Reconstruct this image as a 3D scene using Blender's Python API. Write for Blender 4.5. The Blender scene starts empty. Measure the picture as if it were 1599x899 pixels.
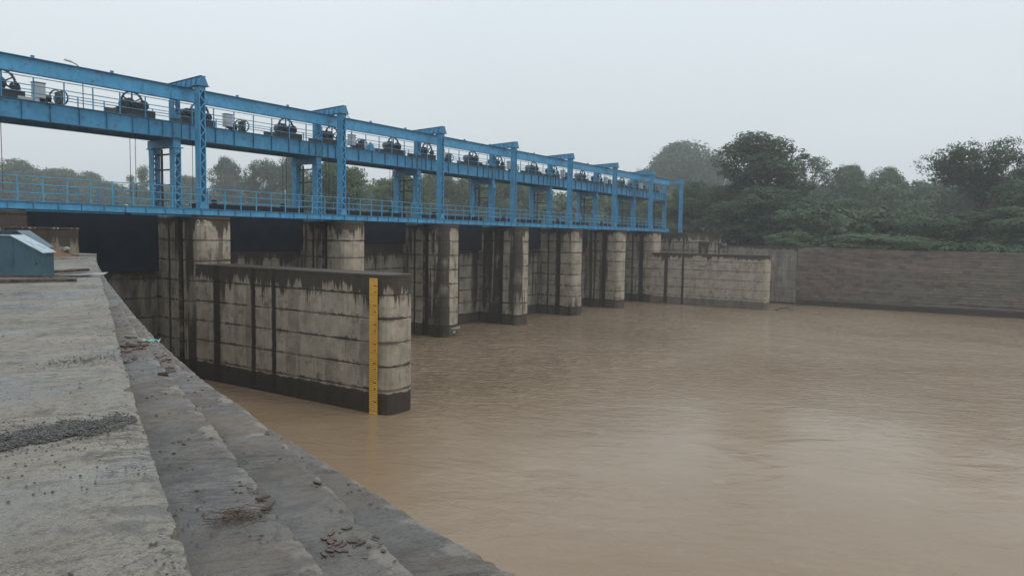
import bpy, bmesh, math, random
import numpy as np
from mathutils import Matrix, Vector, noise as mnoise

random.seed(7); np.random.seed(7)
SC = bpy.context.scene
COL = SC.collection
PI = math.pi

# ------------------------------------------------------------------ camera
CAM_Z = 8.52
def make_camera():
    yaw, pitch, roll = math.radians(33.769), math.radians(4.07), math.radians(-0.891)
    fw = Vector((math.cos(yaw)*math.cos(pitch), math.sin(yaw)*math.cos(pitch), -math.sin(pitch)))
    rt = Vector((math.sin(yaw), -math.cos(yaw), 0)); up = rt.cross(fw)
    r2 = math.cos(roll)*rt - math.sin(roll)*up
    u2 = math.sin(roll)*rt + math.cos(roll)*up
    m = Matrix((( r2.x, u2.x, -fw.x, 0), (r2.y, u2.y, -fw.y, 0), (r2.z, u2.z, -fw.z, CAM_Z), (0, 0, 0, 1)))
    cd = bpy.data.cameras.new('camera'); cam = bpy.data.objects.new('camera', cd)
    COL.objects.link(cam); cam.matrix_world = m
    cd.sensor_width = 36; cd.lens = 1141.5/1599*36
    cd.clip_start = 0.1; cd.clip_end = 5000
    SC.camera = cam
make_camera()

# ------------------------------------------------------------------ node helper
class G:
    def __init__(s, nt): s.nt = nt
    def n(s, t, **kw):
        nd = s.nt.nodes.new(t)
        for k, v in kw.items(): setattr(nd, k, v)
        return nd
    def put(s, sock, v):
        if v is None: return
        if isinstance(v, bpy.types.NodeSocket): s.nt.links.new(v, sock)
        else:
            if sock.type == 'RGBA' and len(v) == 3: v = (*v, 1)
            sock.default_value = v
    def m(s, op, a, b=None, c=None, clamp=False):
        nd = s.n('ShaderNodeMath', operation=op); nd.use_clamp = clamp
        s.put(nd.inputs[0], a); s.put(nd.inputs[1], b)
        if c is not None: s.put(nd.inputs[2], c)
        return nd.outputs[0]
    def pos(s): return s.n('ShaderNodeNewGeometry').outputs['Position']
    def sep(s, v):
        nd = s.n('ShaderNodeSeparateXYZ'); s.put(nd.inputs[0], v); return nd.outputs
    def xyz(s, x, y, z):
        nd = s.n('ShaderNodeCombineXYZ')
        for i, v in enumerate((x, y, z)): s.put(nd.inputs[i], v)
        return nd.outputs[0]
    def noise(s, vec, scale=1, detail=3, rough=.5, dist=0):
        nd = s.n('ShaderNodeTexNoise'); s.put(nd.inputs['Vector'], vec)
        nd.inputs['Scale'].default_value = scale; nd.inputs['Detail'].default_value = detail
        nd.inputs['Roughness'].default_value = rough; nd.inputs['Distortion'].default_value = dist
        return nd.outputs[0]
    def map(s, v, a, b, c=0, d=1, smooth=True):
        nd = s.n('ShaderNodeMapRange'); nd.interpolation_type = 'SMOOTHSTEP' if smooth else 'LINEAR'
        for i, x in enumerate((v, a, b, c, d)): s.put(nd.inputs[i], x)
        return nd.outputs[0]
    def mix(s, f, a, b):
        nd = s.n('ShaderNodeMix', data_type='RGBA'); s.put(nd.inputs[0], f); s.put(nd.inputs[6], a); s.put(nd.inputs[7], b)
        return nd.outputs[2]
    def scale(s, v, k):
        nd = s.n('ShaderNodeVectorMath', operation='MULTIPLY'); s.put(nd.inputs[0], v); s.put(nd.inputs[1], k); return nd.outputs[0]
    def bump(s, h, strength=.3, dist=.02, normal=None):
        nd = s.n('ShaderNodeBump'); s.put(nd.inputs['Height'], h)
        nd.inputs['Strength'].default_value = strength; nd.inputs['Distance'].default_value = dist
        if normal is not None: s.put(nd.inputs['Normal'], normal)
        return nd.outputs[0]

def material(name, fn):
    mt = bpy.data.materials.new(name); mt.use_nodes = True
    nt = mt.node_tree; g = G(nt); b = nt.nodes['Principled BSDF']
    r = fn(g)
    for k, v in r.items():
        if k == 'extra': v(g, b, nt.nodes['Material Output']); continue
        g.put(b.inputs[k], v)
    return mt

# ------------------------------------------------------------------ world, overcast sky, sun
SUN_EL, SUN_AZ = math.radians(58), math.radians(-70)      # direction to the sun: azimuth from +X
w = bpy.data.worlds.new('World'); SC.world = w; w.use_nodes = True
nt = w.node_tree; g = G(nt); bg = nt.nodes['Background']
sky = nt.nodes.new('ShaderNodeTexSky'); sky.sky_type = 'NISHITA'; sky.sun_disc = False
sky.sun_elevation = SUN_EL; sky.sun_rotation = PI/2 - SUN_AZ
sky.air_density = 2; sky.dust_density = 8; sky.ozone_density = 1
tc = nt.nodes.new('ShaderNodeTexCoord')
dz = g.sep(tc.outputs['Generated'])[2]
# cloud layer: smooth rise in brightness from the horizon to the zenith, strength set for the 0.1 background
c1 = g.mix(g.map(dz, -.05, .42), (6.1, 6.75, 7.05), (7.45, 8.2, 8.8))
c2 = g.mix(g.map(dz, .35, 1.0), c1, (8.9, 9.4, 9.9))
cl = g.noise(g.scale(tc.outputs['Generated'], (1, 1, 3)), 1.6, 4, .5)
c3 = g.mix(g.map(cl, .35, .65), c2, g.scale(c2, (1.05, 1.045, 1.04)))
g.put(bg.inputs['Color'], g.mix(.93, sky.outputs[0], c3))
bg.inputs['Strength'].default_value = .1
sl = bpy.data.lights.new('sun', 'SUN'); so = bpy.data.objects.new('sun', sl); COL.objects.link(so)
sl.energy = .75; sl.angle = math.radians(25); sl.color = (1, .96, .9)
sd = Vector((math.cos(SUN_EL)*math.cos(SUN_AZ), math.cos(SUN_EL)*math.sin(SUN_AZ), math.sin(SUN_EL)))
so.rotation_euler = sd.to_track_quat('Z', 'Y').to_euler()
so.location = (0, -30, 60)
SC.view_settings.view_transform = 'Standard'; SC.view_settings.look = 'None'
SC.view_settings.exposure = .15; SC.view_settings.gamma = 1; SC.view_settings.use_curve_mapping = False
SC.render.engine = 'CYCLES'
SC.cycles.max_bounces = 8; SC.cycles.diffuse_bounces = 3; SC.cycles.glossy_bounces = 3
SC.cycles.transparent_max_bounces = 8; SC.cycles.volume_bounces = 1
SC.cycles.use_denoising = True

# ------------------------------------------------------------------ mesh helpers
class MB:
    def __init__(s): s.v = []; s.f = []
    def add(s, vs, fs):
        k = len(s.v); s.v += [tuple(p) for p in vs]; s.f += [tuple(i+k for i in f) for f in fs]
        return s
    def box(s, x0, x1, y0, y1, z0, z1):
        return s.add([(x0,y0,z0),(x1,y0,z0),(x1,y1,z0),(x0,y1,z0),(x0,y0,z1),(x1,y0,z1),(x1,y1,z1),(x0,y1,z1)],
              [(0,3,2,1),(4,5,6,7),(0,1,5,4),(1,2,6,5),(2,3,7,6),(3,0,4,7)])
    def bar(s, p, q, w, h, up=(0,0,1)):
        p, q = Vector(p), Vector(q); d = (q-p).normalized(); u = Vector(up)
        if abs(d.dot(u)) > .99: u = Vector((0, 1, 0))
        a = d.cross(u).normalized(); b = a.cross(d); a *= w/2; b *= h/2
        vs = [p-a-b, p+a-b, p+a+b, p-a+b, q-a-b, q+a-b, q+a+b, q-a+b]
        return s.add(vs, [(3,2,1,0),(4,5,6,7),(0,1,5,4),(1,2,6,5),(2,3,7,6),(3,0,4,7)])
    def tube(s, pts, rad, n=6, caps=True):
        pts = [Vector(p) for p in pts]
        if not isinstance(rad, (list, tuple)): rad = [rad]*len(pts)
        k = len(s.v); ref = Vector((.31, .17, .93))
        for i, p in enumerate(pts):
            d = (pts[min(i+1, len(pts)-1)] - pts[max(i-1, 0)]).normalized()
            a = d.cross(ref if abs(d.dot(ref.normalized())) < .95 else Vector((1,0,0))).normalized(); b = d.cross(a)
            for j in range(n):
                t = 2*PI*j/n; s.v.append(tuple(p + rad[i]*(math.cos(t)*a + math.sin(t)*b)))
        for i in range(len(pts)-1):
            for j in range(n):
                A = k+i*n+j; B = k+i*n+(j+1) % n; s.f.append((A, B, B+n, A+n))
        if caps:
            s.f.append(tuple(k+j for j in range(n))[::-1]); s.f.append(tuple(k+(len(pts)-1)*n+j for j in range(n)))
        return s
    def cyl(s, c, axis, r, h, n=16):
        c = Vector(c); a = Vector(axis).normalized()*h/2
        return s.tube([c-a, c+a], r, n)
    def ring(s, c, axis, r0, r1, wd, n=28):
        """flat ring (wheel rim) about axis"""
        c = Vector(c); ax = Vector(axis).normalized(); u = ax.cross(Vector((0,0,1)) if abs(ax.z) < .9 else Vector((1,0,0))).normalized(); v = ax.cross(u)
        k = len(s.v)
        for j in range(n):
            t = 2*PI*j/n; d = math.cos(t)*u + math.sin(t)*v
            for r, o in ((r0,-wd/2),(r1,-wd/2),(r1,wd/2),(r0,wd/2)): s.v.append(tuple(c + d*r + ax*o))
        for j in range(n):
            A = k+4*j; B = k+4*((j+1) % n)
            for q in range(4): s.f.append((A+q, A+(q+1) % 4, B+(q+1) % 4, B+q))
        return s
    def prism(s, out, z0, z1, inset=0, lip=0):
        """vertical prism from outline; with inset and lip the top and bottom edges are drawn in (recessed joints)"""
        n = len(out)
        def off(o, d):
            r = []
            for i in range(n):
                a, b, c = Vector(o[i-1]), Vector(o[i]), Vector(o[(i+1) % n])
                e1 = (b-a).normalized(); e2 = (c-b).normalized(); n1 = Vector((-e1.y, e1.x)); n2 = Vector((-e2.y, e2.x))
                m = (n1+n2); m = m/ max(m.length_squared/2, .4)
                r.append((b.x+m.x*d, b.y+m.y*d))
            return r
        rings = [(out, z0), (out, z1)] if not inset else [(off(out, inset), z0), (off(out, inset), z0+lip*.5), (out, z0+lip), (out, z1-lip), (off(out, inset), z1-lip*.5), (off(out, inset), z1)]
        k = len(s.v)
        for o, z in rings:
            for p in o: s.v.append((p[0], p[1], z))
        for i in range(len(rings)-1):
            for j in range(n):
                A = k+i*n+j; B = k+i*n+(j+1) % n; s.f.append((A, B, B+n, A+n))
        s.f.append(tuple(k+j for j in range(n))[::-1]); s.f.append(tuple(k+(len(rings)-1)*n+j for j in range(n)))
        return s
    def build(s, name, mat, parent=None, loc=None, smooth=False, bevel=0):
        me = bpy.data.meshes.new(name); me.from_pydata(s.v, [], s.f); me.materials.append(mat)
        if bevel:
            bm = bmesh.new(); bm.from_mesh(me)
            bmesh.ops.bevel(bm, geom=bm.edges[:], offset=bevel, segments=1, affect='EDGES', profile=.5)
            bm.to_mesh(me); bm.free()
        if smooth:
            me.polygons.foreach_set('use_smooth', [True]*len(me.polygons))
        return link(name, me, parent, loc)

def link(name, me, parent=None, loc=None):
    o = bpy.data.objects.new(name, me); COL.objects.link(o)
    if parent: o.parent = parent
    if loc: o.location = loc
    return o
def tag(o, label=None, cat=None, group=None, kind=None):
    for k, v in (('label', label), ('category', cat), ('group', group), ('kind', kind)):
        if v: o[k] = v
    return o
def thing(name, label, cat, loc=(0,0,0), group=None, rz=0):
    o = bpy.data.objects.new(name, None); COL.objects.link(o); o.location = loc; o.rotation_euler = (0, 0, rz)
    o.empty_display_size = .3
    return tag(o, label, cat, group)
KIDS = {}
def copy_tree(o, parent=None):
    c = o.copy(); COL.objects.link(c)
    if parent: c.parent = parent
    for ch in o.children: copy_tree(ch, c)
    return c
def dup(o, loc, label, group=None, rz=None):
    c = copy_tree(o); c.location = loc; c['label'] = label
    if group: c['group'] = group
    if rz is not None: c.rotation_euler = (0, 0, rz)
    return c
ORD = ['first','second','third','fourth','fifth','sixth','seventh','eighth','ninth','tenth']

# ------------------------------------------------------------------ materials
def concrete(name, ztop, base=(.42,.365,.29), lo=(.25,.215,.165), stripes=(), tide=1.05, fringe=1.0, amount=1.0, j0=.88, dj=1.18, boards=.1, jstr=.92, tidek=.85):
    def f(g):
        P = g.pos(); x, y, z = g.sep(P)[:]
        u = g.m('ADD', y, g.m('MULTIPLY', x, .83))
        U = lambda ku, kz: g.xyz(g.m('MULTIPLY', u, ku), g.m('MULTIPLY', x, .13), g.m('MULTIPLY', z, kz))
        c = g.mix(g.map(g.noise(P, .9, 5, .6), .3, .7), lo, base)
        c = g.mix(g.map(g.noise(U(2.2, .35), 1, 4, .6), .35, .75, 0, .5), c, (.42, .37, .3))
        # fine vertical board marks and pale lime runs
        bd = g.m('FRACT', g.m('MULTIPLY', u, 1/.62)); bd = g.m('ABSOLUTE', g.m('SUBTRACT', bd, .5))
        bdm = g.m('MULTIPLY', g.map(bd, .47, .5), g.map(g.noise(U(1.1, .8), 1, 2), (.52), .64, 0, boards))
        c = g.mix(bdm, c, (.11, .09, .07))
        c = g.mix(g.map(g.noise(U(7, .25), 1, 3), .62, .75, 0, .45), c, (.56, .5, .41))
        c = g.mix(g.map(g.noise(U(1.7, 1.1), 1, 5, .7), .5, .66, 0, .5), c, (.17, .14, .105))
        # black vertical streaks
        lf = g.m('MULTIPLY', g.m('SUBTRACT', g.noise(g.xyz(g.m('MULTIPLY', u, .41), g.m('MULTIPLY', x, .29), 5), 1, 2, .5), .5), 1.1)
        s1 = g.map(g.m('ADD', g.noise(U(.93, .045), 1, 4, .6), lf), .56, .6)
        s2 = g.map(g.m('ADD', g.noise(U(3.1, .3), 1, 5, .65), g.m('MULTIPLY', lf, -.6)), .6, .72, 0, .7)
        s1 = g.m('MAXIMUM', s1, g.map(g.m('ADD', g.noise(U(2.3, .12), 1, 5, .6), g.m('MULTIPLY', lf, .7)), .62, .66))
        s1 = g.m('MULTIPLY', s1, g.map(g.noise(U(1.1, .35), 1, 4, .6), .34, .5, .35, 1))
        # smudges spreading under each lift joint
        jz = g.m('FRACT', g.m('DIVIDE', g.m('SUBTRACT', z, j0), dj))
        nj = g.noise(U(3.0, .8), 1, 4, .7)
        s3 = g.map(g.m('SUBTRACT', jz, g.m('MULTIPLY', nj, .42)), .70, .84)        # just under a joint
        s4 = g.map(g.m('ADD', jz, g.m('MULTIPLY', g.m('SUBTRACT', nj, .4), .4)), .15, .085)
        # ragged drips hanging from the top
        d = g.m('SUBTRACT', ztop, z)
        nf = g.m('ADD', g.m('MULTIPLY', g.noise(U(1.9, 0), 1, 4, .75), .65), g.m('MULTIPLY', g.noise(U(.45, 0), 1, 2), .35))
        L = g.m('MULTIPLY', g.m('POWER', nf, 5.0), 26.0*fringe)
        s5 = g.map(g.m('SUBTRACT', L, d), -.12, .12)
        s4 = g.m('MULTIPLY', s4, g.map(g.noise(U(.8, .9), 1, 4, .6), .38, .58, .4, 1))
        dark = g.m('MAXIMUM', g.m('MAXIMUM', g.m('MULTIPLY', s1, .93*amount), g.m('MULTIPLY', s2, amount)), g.m('MULTIPLY', g.m('MAXIMUM', g.m('MULTIPLY', s3, .75), s4), jstr))
        s6 = g.m('MULTIPLY', g.map(g.noise(U(1.3, 1.3), 1, 6, .72), .55, .68), .6)
        dark = g.m('MAXIMUM', g.m('MAXIMUM', dark, s6), g.m('MULTIPLY', s5, .92))
        for (yc, hw) in stripes:
            wob = g.m('MULTIPLY', g.m('SUBTRACT', g.noise(g.xyz(0, 0, z), 1.3, 3, .6), .5), .25)
            e = g.m('ABSOLUTE', g.m('SUBTRACT', g.m('ADD', y, wob), yc))
            dark = g.m('MAXIMUM', dark, g.map(e, hw, hw-.12))
        # tide band: silt stain left by the water line
        td = g.m('ADD', tide, g.m('MULTIPLY', g.m('SUBTRACT', g.noise(U(1.4, 0), 1, 5, .7), .5), .5))
        wet = g.map(z, td, g.m('SUBTRACT', td, .06))
        c = g.mix(dark, c, g.mix(g.noise(P, 2.5, 3), (.016, .012, .009), (.055, .04, .028)))
        c = g.mix(g.m('MULTIPLY', wet, tidek), c, g.mix(g.noise(P, 3, 3), (.02, .015, .011), (.045, .032, .022)))
        rough = g.m('SUBTRACT', .82, g.m('MULTIPLY', g.m('MAXIMUM', wet, dark), .3))
        h = g.m('ADD', g.noise(P, 9, 6, .65), g.m('MULTIPLY', g.noise(P, 1.6, 3), 1.2))
        return {'Base Color': c, 'Roughness': rough, 'Specular IOR Level': .25, 'Normal': g.bump(h, .5, .03)}
    return material(name, f)

def blue_paint(name, base=(.052,.27,.475), rust=.6):
    def f(g):
        P = g.pos(); x, y, z = g.sep(P)[:]
        c = g.mix(g.map(g.noise(P, 1.3, 4, .6), .35, .7), base, tuple(min(1, k*1.22+.01) for k in base))
        V = g.xyz(g.m('MULTIPLY', x, 5), g.m('MULTIPLY', y, 5), g.m('MULTIPLY', z, .7))
        c = g.mix(g.map(g.noise(V, 1, 4, .6), .56, .72, 0, .45), c, (.03, .08, .13))
        c = g.mix(g.m('MULTIPLY', g.map(g.noise(P, 3.2, 6, .75), .54, .66), rust), c, (.075, .06, .05))
        return {'Base Color': c, 'Roughness': g.map(g.noise(P, 6, 3), .3, .7, .38, .6), 'Specular IOR Level': .45, 'Normal': g.bump(g.noise(P, 14, 4), .15, .01)}
    return material(name, f)

def plain(name, a, b, sc=3, rough=.6, metal=0, bump=.2, spots=None):
    def f(g):
        P = g.pos(); c = g.mix(g.map(g.noise(P, sc, 5, .6), .3, .7), a, b)
        if spots: c = g.mix(g.map(g.noise(P, sc*2.3, 4, .7), .56, .66), c, spots)
        return {'Base Color': c, 'Roughness': rough, 'Metallic': metal, 'Specular IOR Level': .5 if rough < .78 else .2, 'Normal': g.bump(g.noise(P, sc*4, 5), bump, .02)}
    return material(name, f)

STAIN0 = [(36.6, .38), (33.35, .25), (31.65, .24)]
M_PIER = concrete('pier_concrete', 9.35, stripes=[(40.12,.36),(41.35,.16)], fringe=.5)
M_WALL0 = concrete('divide_wall_concrete', 6.45, j0=1.12, dj=1.13, boards=.6, stripes=STAIN0, fringe=.9, amount=.4, tidek=.95, base=(.42,.365,.285))
M_WALL6 = concrete('far_divide_wall_concrete', 6.45, j0=1.12, dj=1.13, boards=0, stripes=[(36.5,.3),(34.2,.22)], fringe=.4, amount=.15, base=(.44,.385,.3), lo=(.3,.26,.2), tide=.95, jstr=.55, tidek=.6)
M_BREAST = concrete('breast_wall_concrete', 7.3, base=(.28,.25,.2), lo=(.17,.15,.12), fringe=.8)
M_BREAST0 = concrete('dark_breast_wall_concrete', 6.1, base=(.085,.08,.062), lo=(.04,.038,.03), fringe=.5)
M_ABUT = concrete('abutment_concrete', 9.3, base=(.34,.31,.25), fringe=1.2)
M_BANKC = concrete('bank_wall_concrete', 7.6, base=(.2,.187,.165), lo=(.12,.112,.1), fringe=.3, tide=.3, amount=.15, boards=0, jstr=.3)
M_LOWW = concrete('parapet_concrete', 8.6, base=(.24,.21,.15), lo=(.1,.09,.07), fringe=.9, tide=0)
M_BLUE = blue_paint('blue_paint')
M_BLUED = blue_paint('blue_paint_weathered', (.042,.2,.35), 1.0)
M_RAIL = blue_paint('rail_blue_paint', (.065,.29,.46), .35)
M_SOFF = plain('rusty_plate', (.03,.03,.035), (.06,.05,.045), 2, .7, 0)
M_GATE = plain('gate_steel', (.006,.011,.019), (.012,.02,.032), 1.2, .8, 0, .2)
M_MACH = plain('machine_steel', (.025,.03,.035), (.06,.07,.08), 4, .5, .3, .3, (.05,.035,.025))
M_MACHG = plain('machine_grey_paint', (.10,.12,.14), (.17,.2,.22), 4, .55, .1, .2, (.06,.05,.045))
M_CAB = plain('cabinet_grey', (.42,.47,.5), (.52,.56,.58), 2, .5, 0, .05)
M_ROPE = plain('wire_rope', (.04,.045,.05), (.08,.085,.09), 8, .6, .5)
M_WHITE = plain('white_marking', (.5,.48,.43), (.68,.66,.6), 6, .7)
M_BLACK = plain('black_marking', (.02,.018,.015), (.05,.045,.04), 9, .7)
M_KIOSK = plain('kiosk_paint', (.048,.10,.13), (.068,.135,.17), 1.6, .35, .1, .06, (.04,.085,.11))
M_ROOFM = plain('kiosk_roof_sheet', (.25,.36,.43), (.5,.6,.66), 5, .2, .4, .25)
M_TIMB = plain('old_timber', (.05,.038,.03), (.14,.11,.085), 7, .8, 0, .6)
M_SHEET = plain('pale_sheet', (.2,.2,.2), (.33,.33,.33), 5, .5)
M_EARTH = plain('red_earth', (.12,.07,.045), (.19,.115,.075), 2.4, .9, 0, .8, (.1,.06,.035))
M_ROCKF = plain('mortar_flake', (.05,.037,.03), (.14,.112,.09), 6, .75, 0, .6)
M_GRAV = plain('dark_gravel', (.033,.031,.028), (.135,.13,.12), 40, .45, 0, .5, (.02,.02,.022))
M_TWIG = plain('dry_twig', (.07,.05,.035), (.14,.1,.075), 12, .85)
M_TEAL = plain('teal_plastic', (.16,.38,.34), (.28,.5,.45), 8, .35)
M_BRNCH = plain('wet_branch', (.035,.026,.018), (.07,.05,.035), 8, .5)
M_BARK = plain('bark', (.05,.045,.04), (.11,.1,.085), 3, .9, 0, .6)

def gauge_mat(g):
    P = g.pos()
    c = g.mix(g.map(g.noise(P, 1.6, 4), .3, .7), (.80,.42,.045), (.92,.54,.09))
    c = g.mix(g.map(g.noise(P, 7, 5, .7), .55, .7, 0, .35), c, (.3,.16,.05))
    return {'Base Color': c, 'Roughness': .6}
M_GAUGE = material('gauge_paint', gauge_mat)

def wet_slab(name, a, b, dirt, wetness, tread=False):
    def f(g):
        P = g.pos(); x, y, z = g.sep(P)[:]
        d = g.m('SUBTRACT', g.m('MULTIPLY', x, .9), g.m('MULTIPLY', y, .44))
        V = g.xyz(g.m('MULTIPLY', x, .8), y, 0)
        c = g.mix(g.map(g.noise(V, .9, 6, .62), .3, .7), a, b)
        c = g.mix(g.map(g.noise(P, 6, 6, .7), .5, .72, 0, .5), c, dirt)
        c = g.mix(g.map(g.noise(P, 40, 5, .8), .52, .62, 0, .6), c, tuple(k*.5 for k in dirt))
        c = g.mix(g.map(g.noise(P, 70, 3, .7), .55, .65, 0, .4), c, tuple(min(1, k*1.35) for k in b))
        c = g.mix(g.map(g.noise(P, 1.9, 6, .7, .8), .56, .63, 0, .6), c, tuple(k*.9 for k in dirt))
        rv = g.xyz(g.m('ADD', g.m('MULTIPLY', x, .75), g.m('MULTIPLY', y, -.55)), g.m('ADD', g.m('MULTIPLY', x, 2.6), g.m('MULTIPLY', y, 3.4)), 0)
        rid = g.m('ABSOLUTE', g.m('SUBTRACT', g.noise(rv, 1.5, 7, .72, .5), .5))
        c = g.mix(g.m('MULTIPLY', g.map(rid, .03, .008), g.map(g.noise(P, 1.1, 4), .44, .56, 0, .9)), c, (.03,.027,.023))
        c = g.mix(g.map(g.noise(P, 15, 6, .8), .5, .62, 0, .6), c, tuple(k*.55 for k in dirt))
        c = g.mix(g.map(g.noise(P, 130, 4, .75), .5, .62, 0, .5), c, tuple(k*.45 for k in dirt))
        c = g.mix(g.map(g.noise(P, 220, 2, .6), .54, .66, 0, .35), c, tuple(min(1, k*1.5) for k in b))
        if tread:
            c = g.mix(g.map(g.noise(P, .8, 6, .7, .6), .47, .6, 0, .65), c, (.13, .1, .072))
            pit = g.map(g.noise(rv, 3.2, 7, .8, 1.0), .53, .59, 0, .75)
            c = g.mix(g.m('MULTIPLY', pit, g.map(g.noise(P, 1.4, 3), .45, .6)), c, (.035, .03, .024))
            at = g.n('ShaderNodeAttribute', attribute_name='across').outputs['Fac']
            e = g.m('ADD', at, g.m('MULTIPLY', g.m('SUBTRACT', g.noise(P, 2.2, 6, .75), .5), 1.9))
            c = g.mix(g.map(e, .6, .3, 0, .42), c, (.045, .045, .045))
            c = g.mix(g.map(e, .9, 1.1, 0, .5), c, (.3, .27, .23))
        pud = g.map(g.noise(g.scale(P, (.5, 1, 1)), .55, 5, .6), .46, .58)
        pud = g.m('MULTIPLY', pud, wetness)
        c = g.mix(g.m('MULTIPLY', pud, .5), c, g.scale(c, (.55, .56, .58)))
        r = g.m('SUBTRACT', g.map(g.noise(P, 8, 4), .3, .7, .5, .78), g.m('MULTIPLY', pud, .44))
        h = g.m('ADD', g.m('MULTIPLY', g.noise(P, 9, 6, .7), .6), g.m('MULTIPLY', g.noise(P, 60, 5, .75), .5))
        h = g.m('MULTIPLY', h, g.m('SUBTRACT', 1, g.m('MULTIPLY', pud, .75)))
        return {'Base Color': c, 'Roughness': r, 'Normal': g.bump(h, .8, .02)}
    return material(name, f)
M_SLAB = wet_slab('wet_concrete_slab', (.165,.149,.122), (.28,.255,.21), (.07,.064,.054), 1.0)
M_STEP1 = wet_slab('dark_wet_step', (.085,.082,.077), (.165,.153,.135), (.07,.064,.056), .6, True)
M_STEP2 = wet_slab('worn_step', (.095,.089,.08), (.18,.165,.14), (.07,.064,.056), .5, True)
M_STEP3 = wet_slab('outer_step', (.085,.08,.073), (.165,.15,.13), (.07,.062,.054), .5, True)

def water_mat(g):
    P = g.pos(); x, y, z = g.sep(P)[:]
    # flow runs towards the gates and across: ripples long in X, short in Y, rotated a little
    a = .5
    p = g.m('ADD', g.m('MULTIPLY', x, math.cos(a)), g.m('MULTIPLY', y, math.sin(a)))
    q = g.m('SUBTRACT', g.m('MULTIPLY', y, math.cos(a)), g.m('MULTIPLY', x, math.sin(a)))
    rough_zone = g.map(g.noise(P, .035, 3, .5, .6), .38, .62, .25, 1.0)
    near = g.map(g.m('ADD', g.m('MULTIPLY', x, .75), g.m('MULTIPLY', y, .66)), 30, 60, .1, 1.0)
    gates = g.map(y, 13, 27, 0, .95)
    zone = g.m('MAXIMUM', g.m('MULTIPLY', rough_zone, near), g.m('MULTIPLY', gates, g.map(x, 22, 34)))
    n1 = g.noise(g.xyz(g.m('MULTIPLY', q, .42), g.m('MULTIPLY', p, .72), 0), 1.0, 6, .62, 1.6)
    n2 = g.noise(g.xyz(g.m('MULTIPLY', q, 1.1), g.m('MULTIPLY', p, 1.9), 3), 1.0, 4, .6, 1.2)
    n3 = g.noise(g.xyz(g.m('MULTIPLY', q, .1), g.m('MULTIPLY', p, .16), 7), 1.0, 3, .5, 1.5)
    h = g.m('ADD', g.m('MULTIPLY', n1, 1.0), g.m('MULTIPLY', n2, .95))
    h = g.m('ADD', g.m('MULTIPLY', h, zone), g.m('MULTIPLY', n3, .22))
    c = g.mix(g.map(g.noise(P, .05, 4, .6, .5), .3, .7), (.222, .16, .10), (.28, .211, .14))
    c = g.mix(g.map(n1, .6, .72, 0, .3), c, (.36, .285, .205))
    c = g.mix(g.m('MULTIPLY', zone, g.map(n1, .48, .38, 0, .5)), c, (.14, .095, .052))
    c = g.mix(g.m('MULTIPLY', zone, g.map(n2, .54, .66, 0, .5)), c, (.43, .35, .265))
    c = g.mix(g.m('MULTIPLY', zone, g.map(n2, .46, .36, 0, .4)), c, (.15, .1, .055))
    c = g.mix(g.m('MULTIPLY', zone, g.map(g.noise(g.xyz(g.m('MULTIPLY', q, .5), g.m('MULTIPLY', p, 1.5), 1), 1.2, 6, .7, .8), .69, .76)), c, (.42, .35, .27))
    return {'Base Color': c, 'Roughness': .15, 'IOR': 1.33, 'Specular IOR Level': .5, 'Normal': g.bump(h, 1, .55)}
M_WATER = material('muddy_water', water_mat)

def leaf_mat(name, dark, light):
    def f(g):
        P = g.pos()
        oi = g.n('ShaderNodeObjectInfo').outputs['Random']
        c = g.mix(g.map(g.noise(P, .45, 4, .7), .35, .68), dark, light)
        c = g.mix(g.map(g.noise(P, 3.1, 2), .5, .75, 0, .4), c, tuple(min(1, k*1.45) for k in light))
        c = g.mix(g.m('MULTIPLY', oi, .35), c, tuple(k*.75 for k in dark))
        def ex(g, b, out):
            t = g.n('ShaderNodeBsdfTranslucent'); g.put(t.inputs[0], c)
            mx = g.n('ShaderNodeMixShader'); mx.inputs[0].default_value = .25
            g.nt.links.new(b.outputs[0], mx.inputs[1]); g.nt.links.new(t.outputs[0], mx.inputs[2]); g.nt.links.new(mx.outputs[0], out.inputs[0])
        return {'Base Color': c, 'Roughness': .6, 'Specular IOR Level': .25, 'extra': ex}
    return material(name, f)
M_LEAF = leaf_mat('foliage', (.042,.082,.044), (.10,.17,.083))
M_LEAFL = leaf_mat('foliage_light', (.05,.092,.045), (.12,.185,.085))
M_LEAFD = leaf_mat('foliage_dark', (.034,.062,.036), (.078,.13,.066))
M_GRASS = plain('rough_grass', (.03,.05,.02), (.075,.09,.04), .6, .9, 0, .8, (.09,.075,.05))

# ------------------------------------------------------------------ setting: water, ground, banks
def sheet(name, pts, z, mat, kind='structure'):
    me = bpy.data.meshes.new(name); me.from_pydata([(x, y, z) for x, y in pts], [], [tuple(range(len(pts)))]); me.materials.append(mat)
    o = link(name, me); tag(o, kind=kind); return o
R = 1300
sheet('river_water', [(-R,-R),(R,-R),(R,R),(-R,R)], 0, M_WATER)
tag(MB().box(-R, R, -R, R, -3.2, -3.0).build('river_bed', M_EARTH), kind='structure')
# right bank ground behind the bank wall, left bank ground, downstream ground
tag(MB().add([(104,-R,7.3),(R,-R,7.3),(R,R,7.3),(104,R,7.3),(104,-R,-1),(104,R,-1)], [(0,1,2,3),(0,3,5,4)]).build('right_bank_ground', M_GRASS), kind='structure')
tag(MB().add([(-R,36,7.25),(15.7,36,7.25),(15.7,110,6),(-R,110,6),(15.7,36,-1),(15.7,110,-1)], [(0,1,2,3),(1,4,5,2)]).build('left_bank_ground', M_GRASS), kind='structure')
tag(MB().add([(-R,112,3),(103.9,112,3),(103.9,R,6),(-R,R,6),(-R,104,-1),(103.9,104,-1)], [(0,1,2,3),(4,5,1,0)]).build('downstream_ground', M_GRASS), kind='structure')

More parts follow.
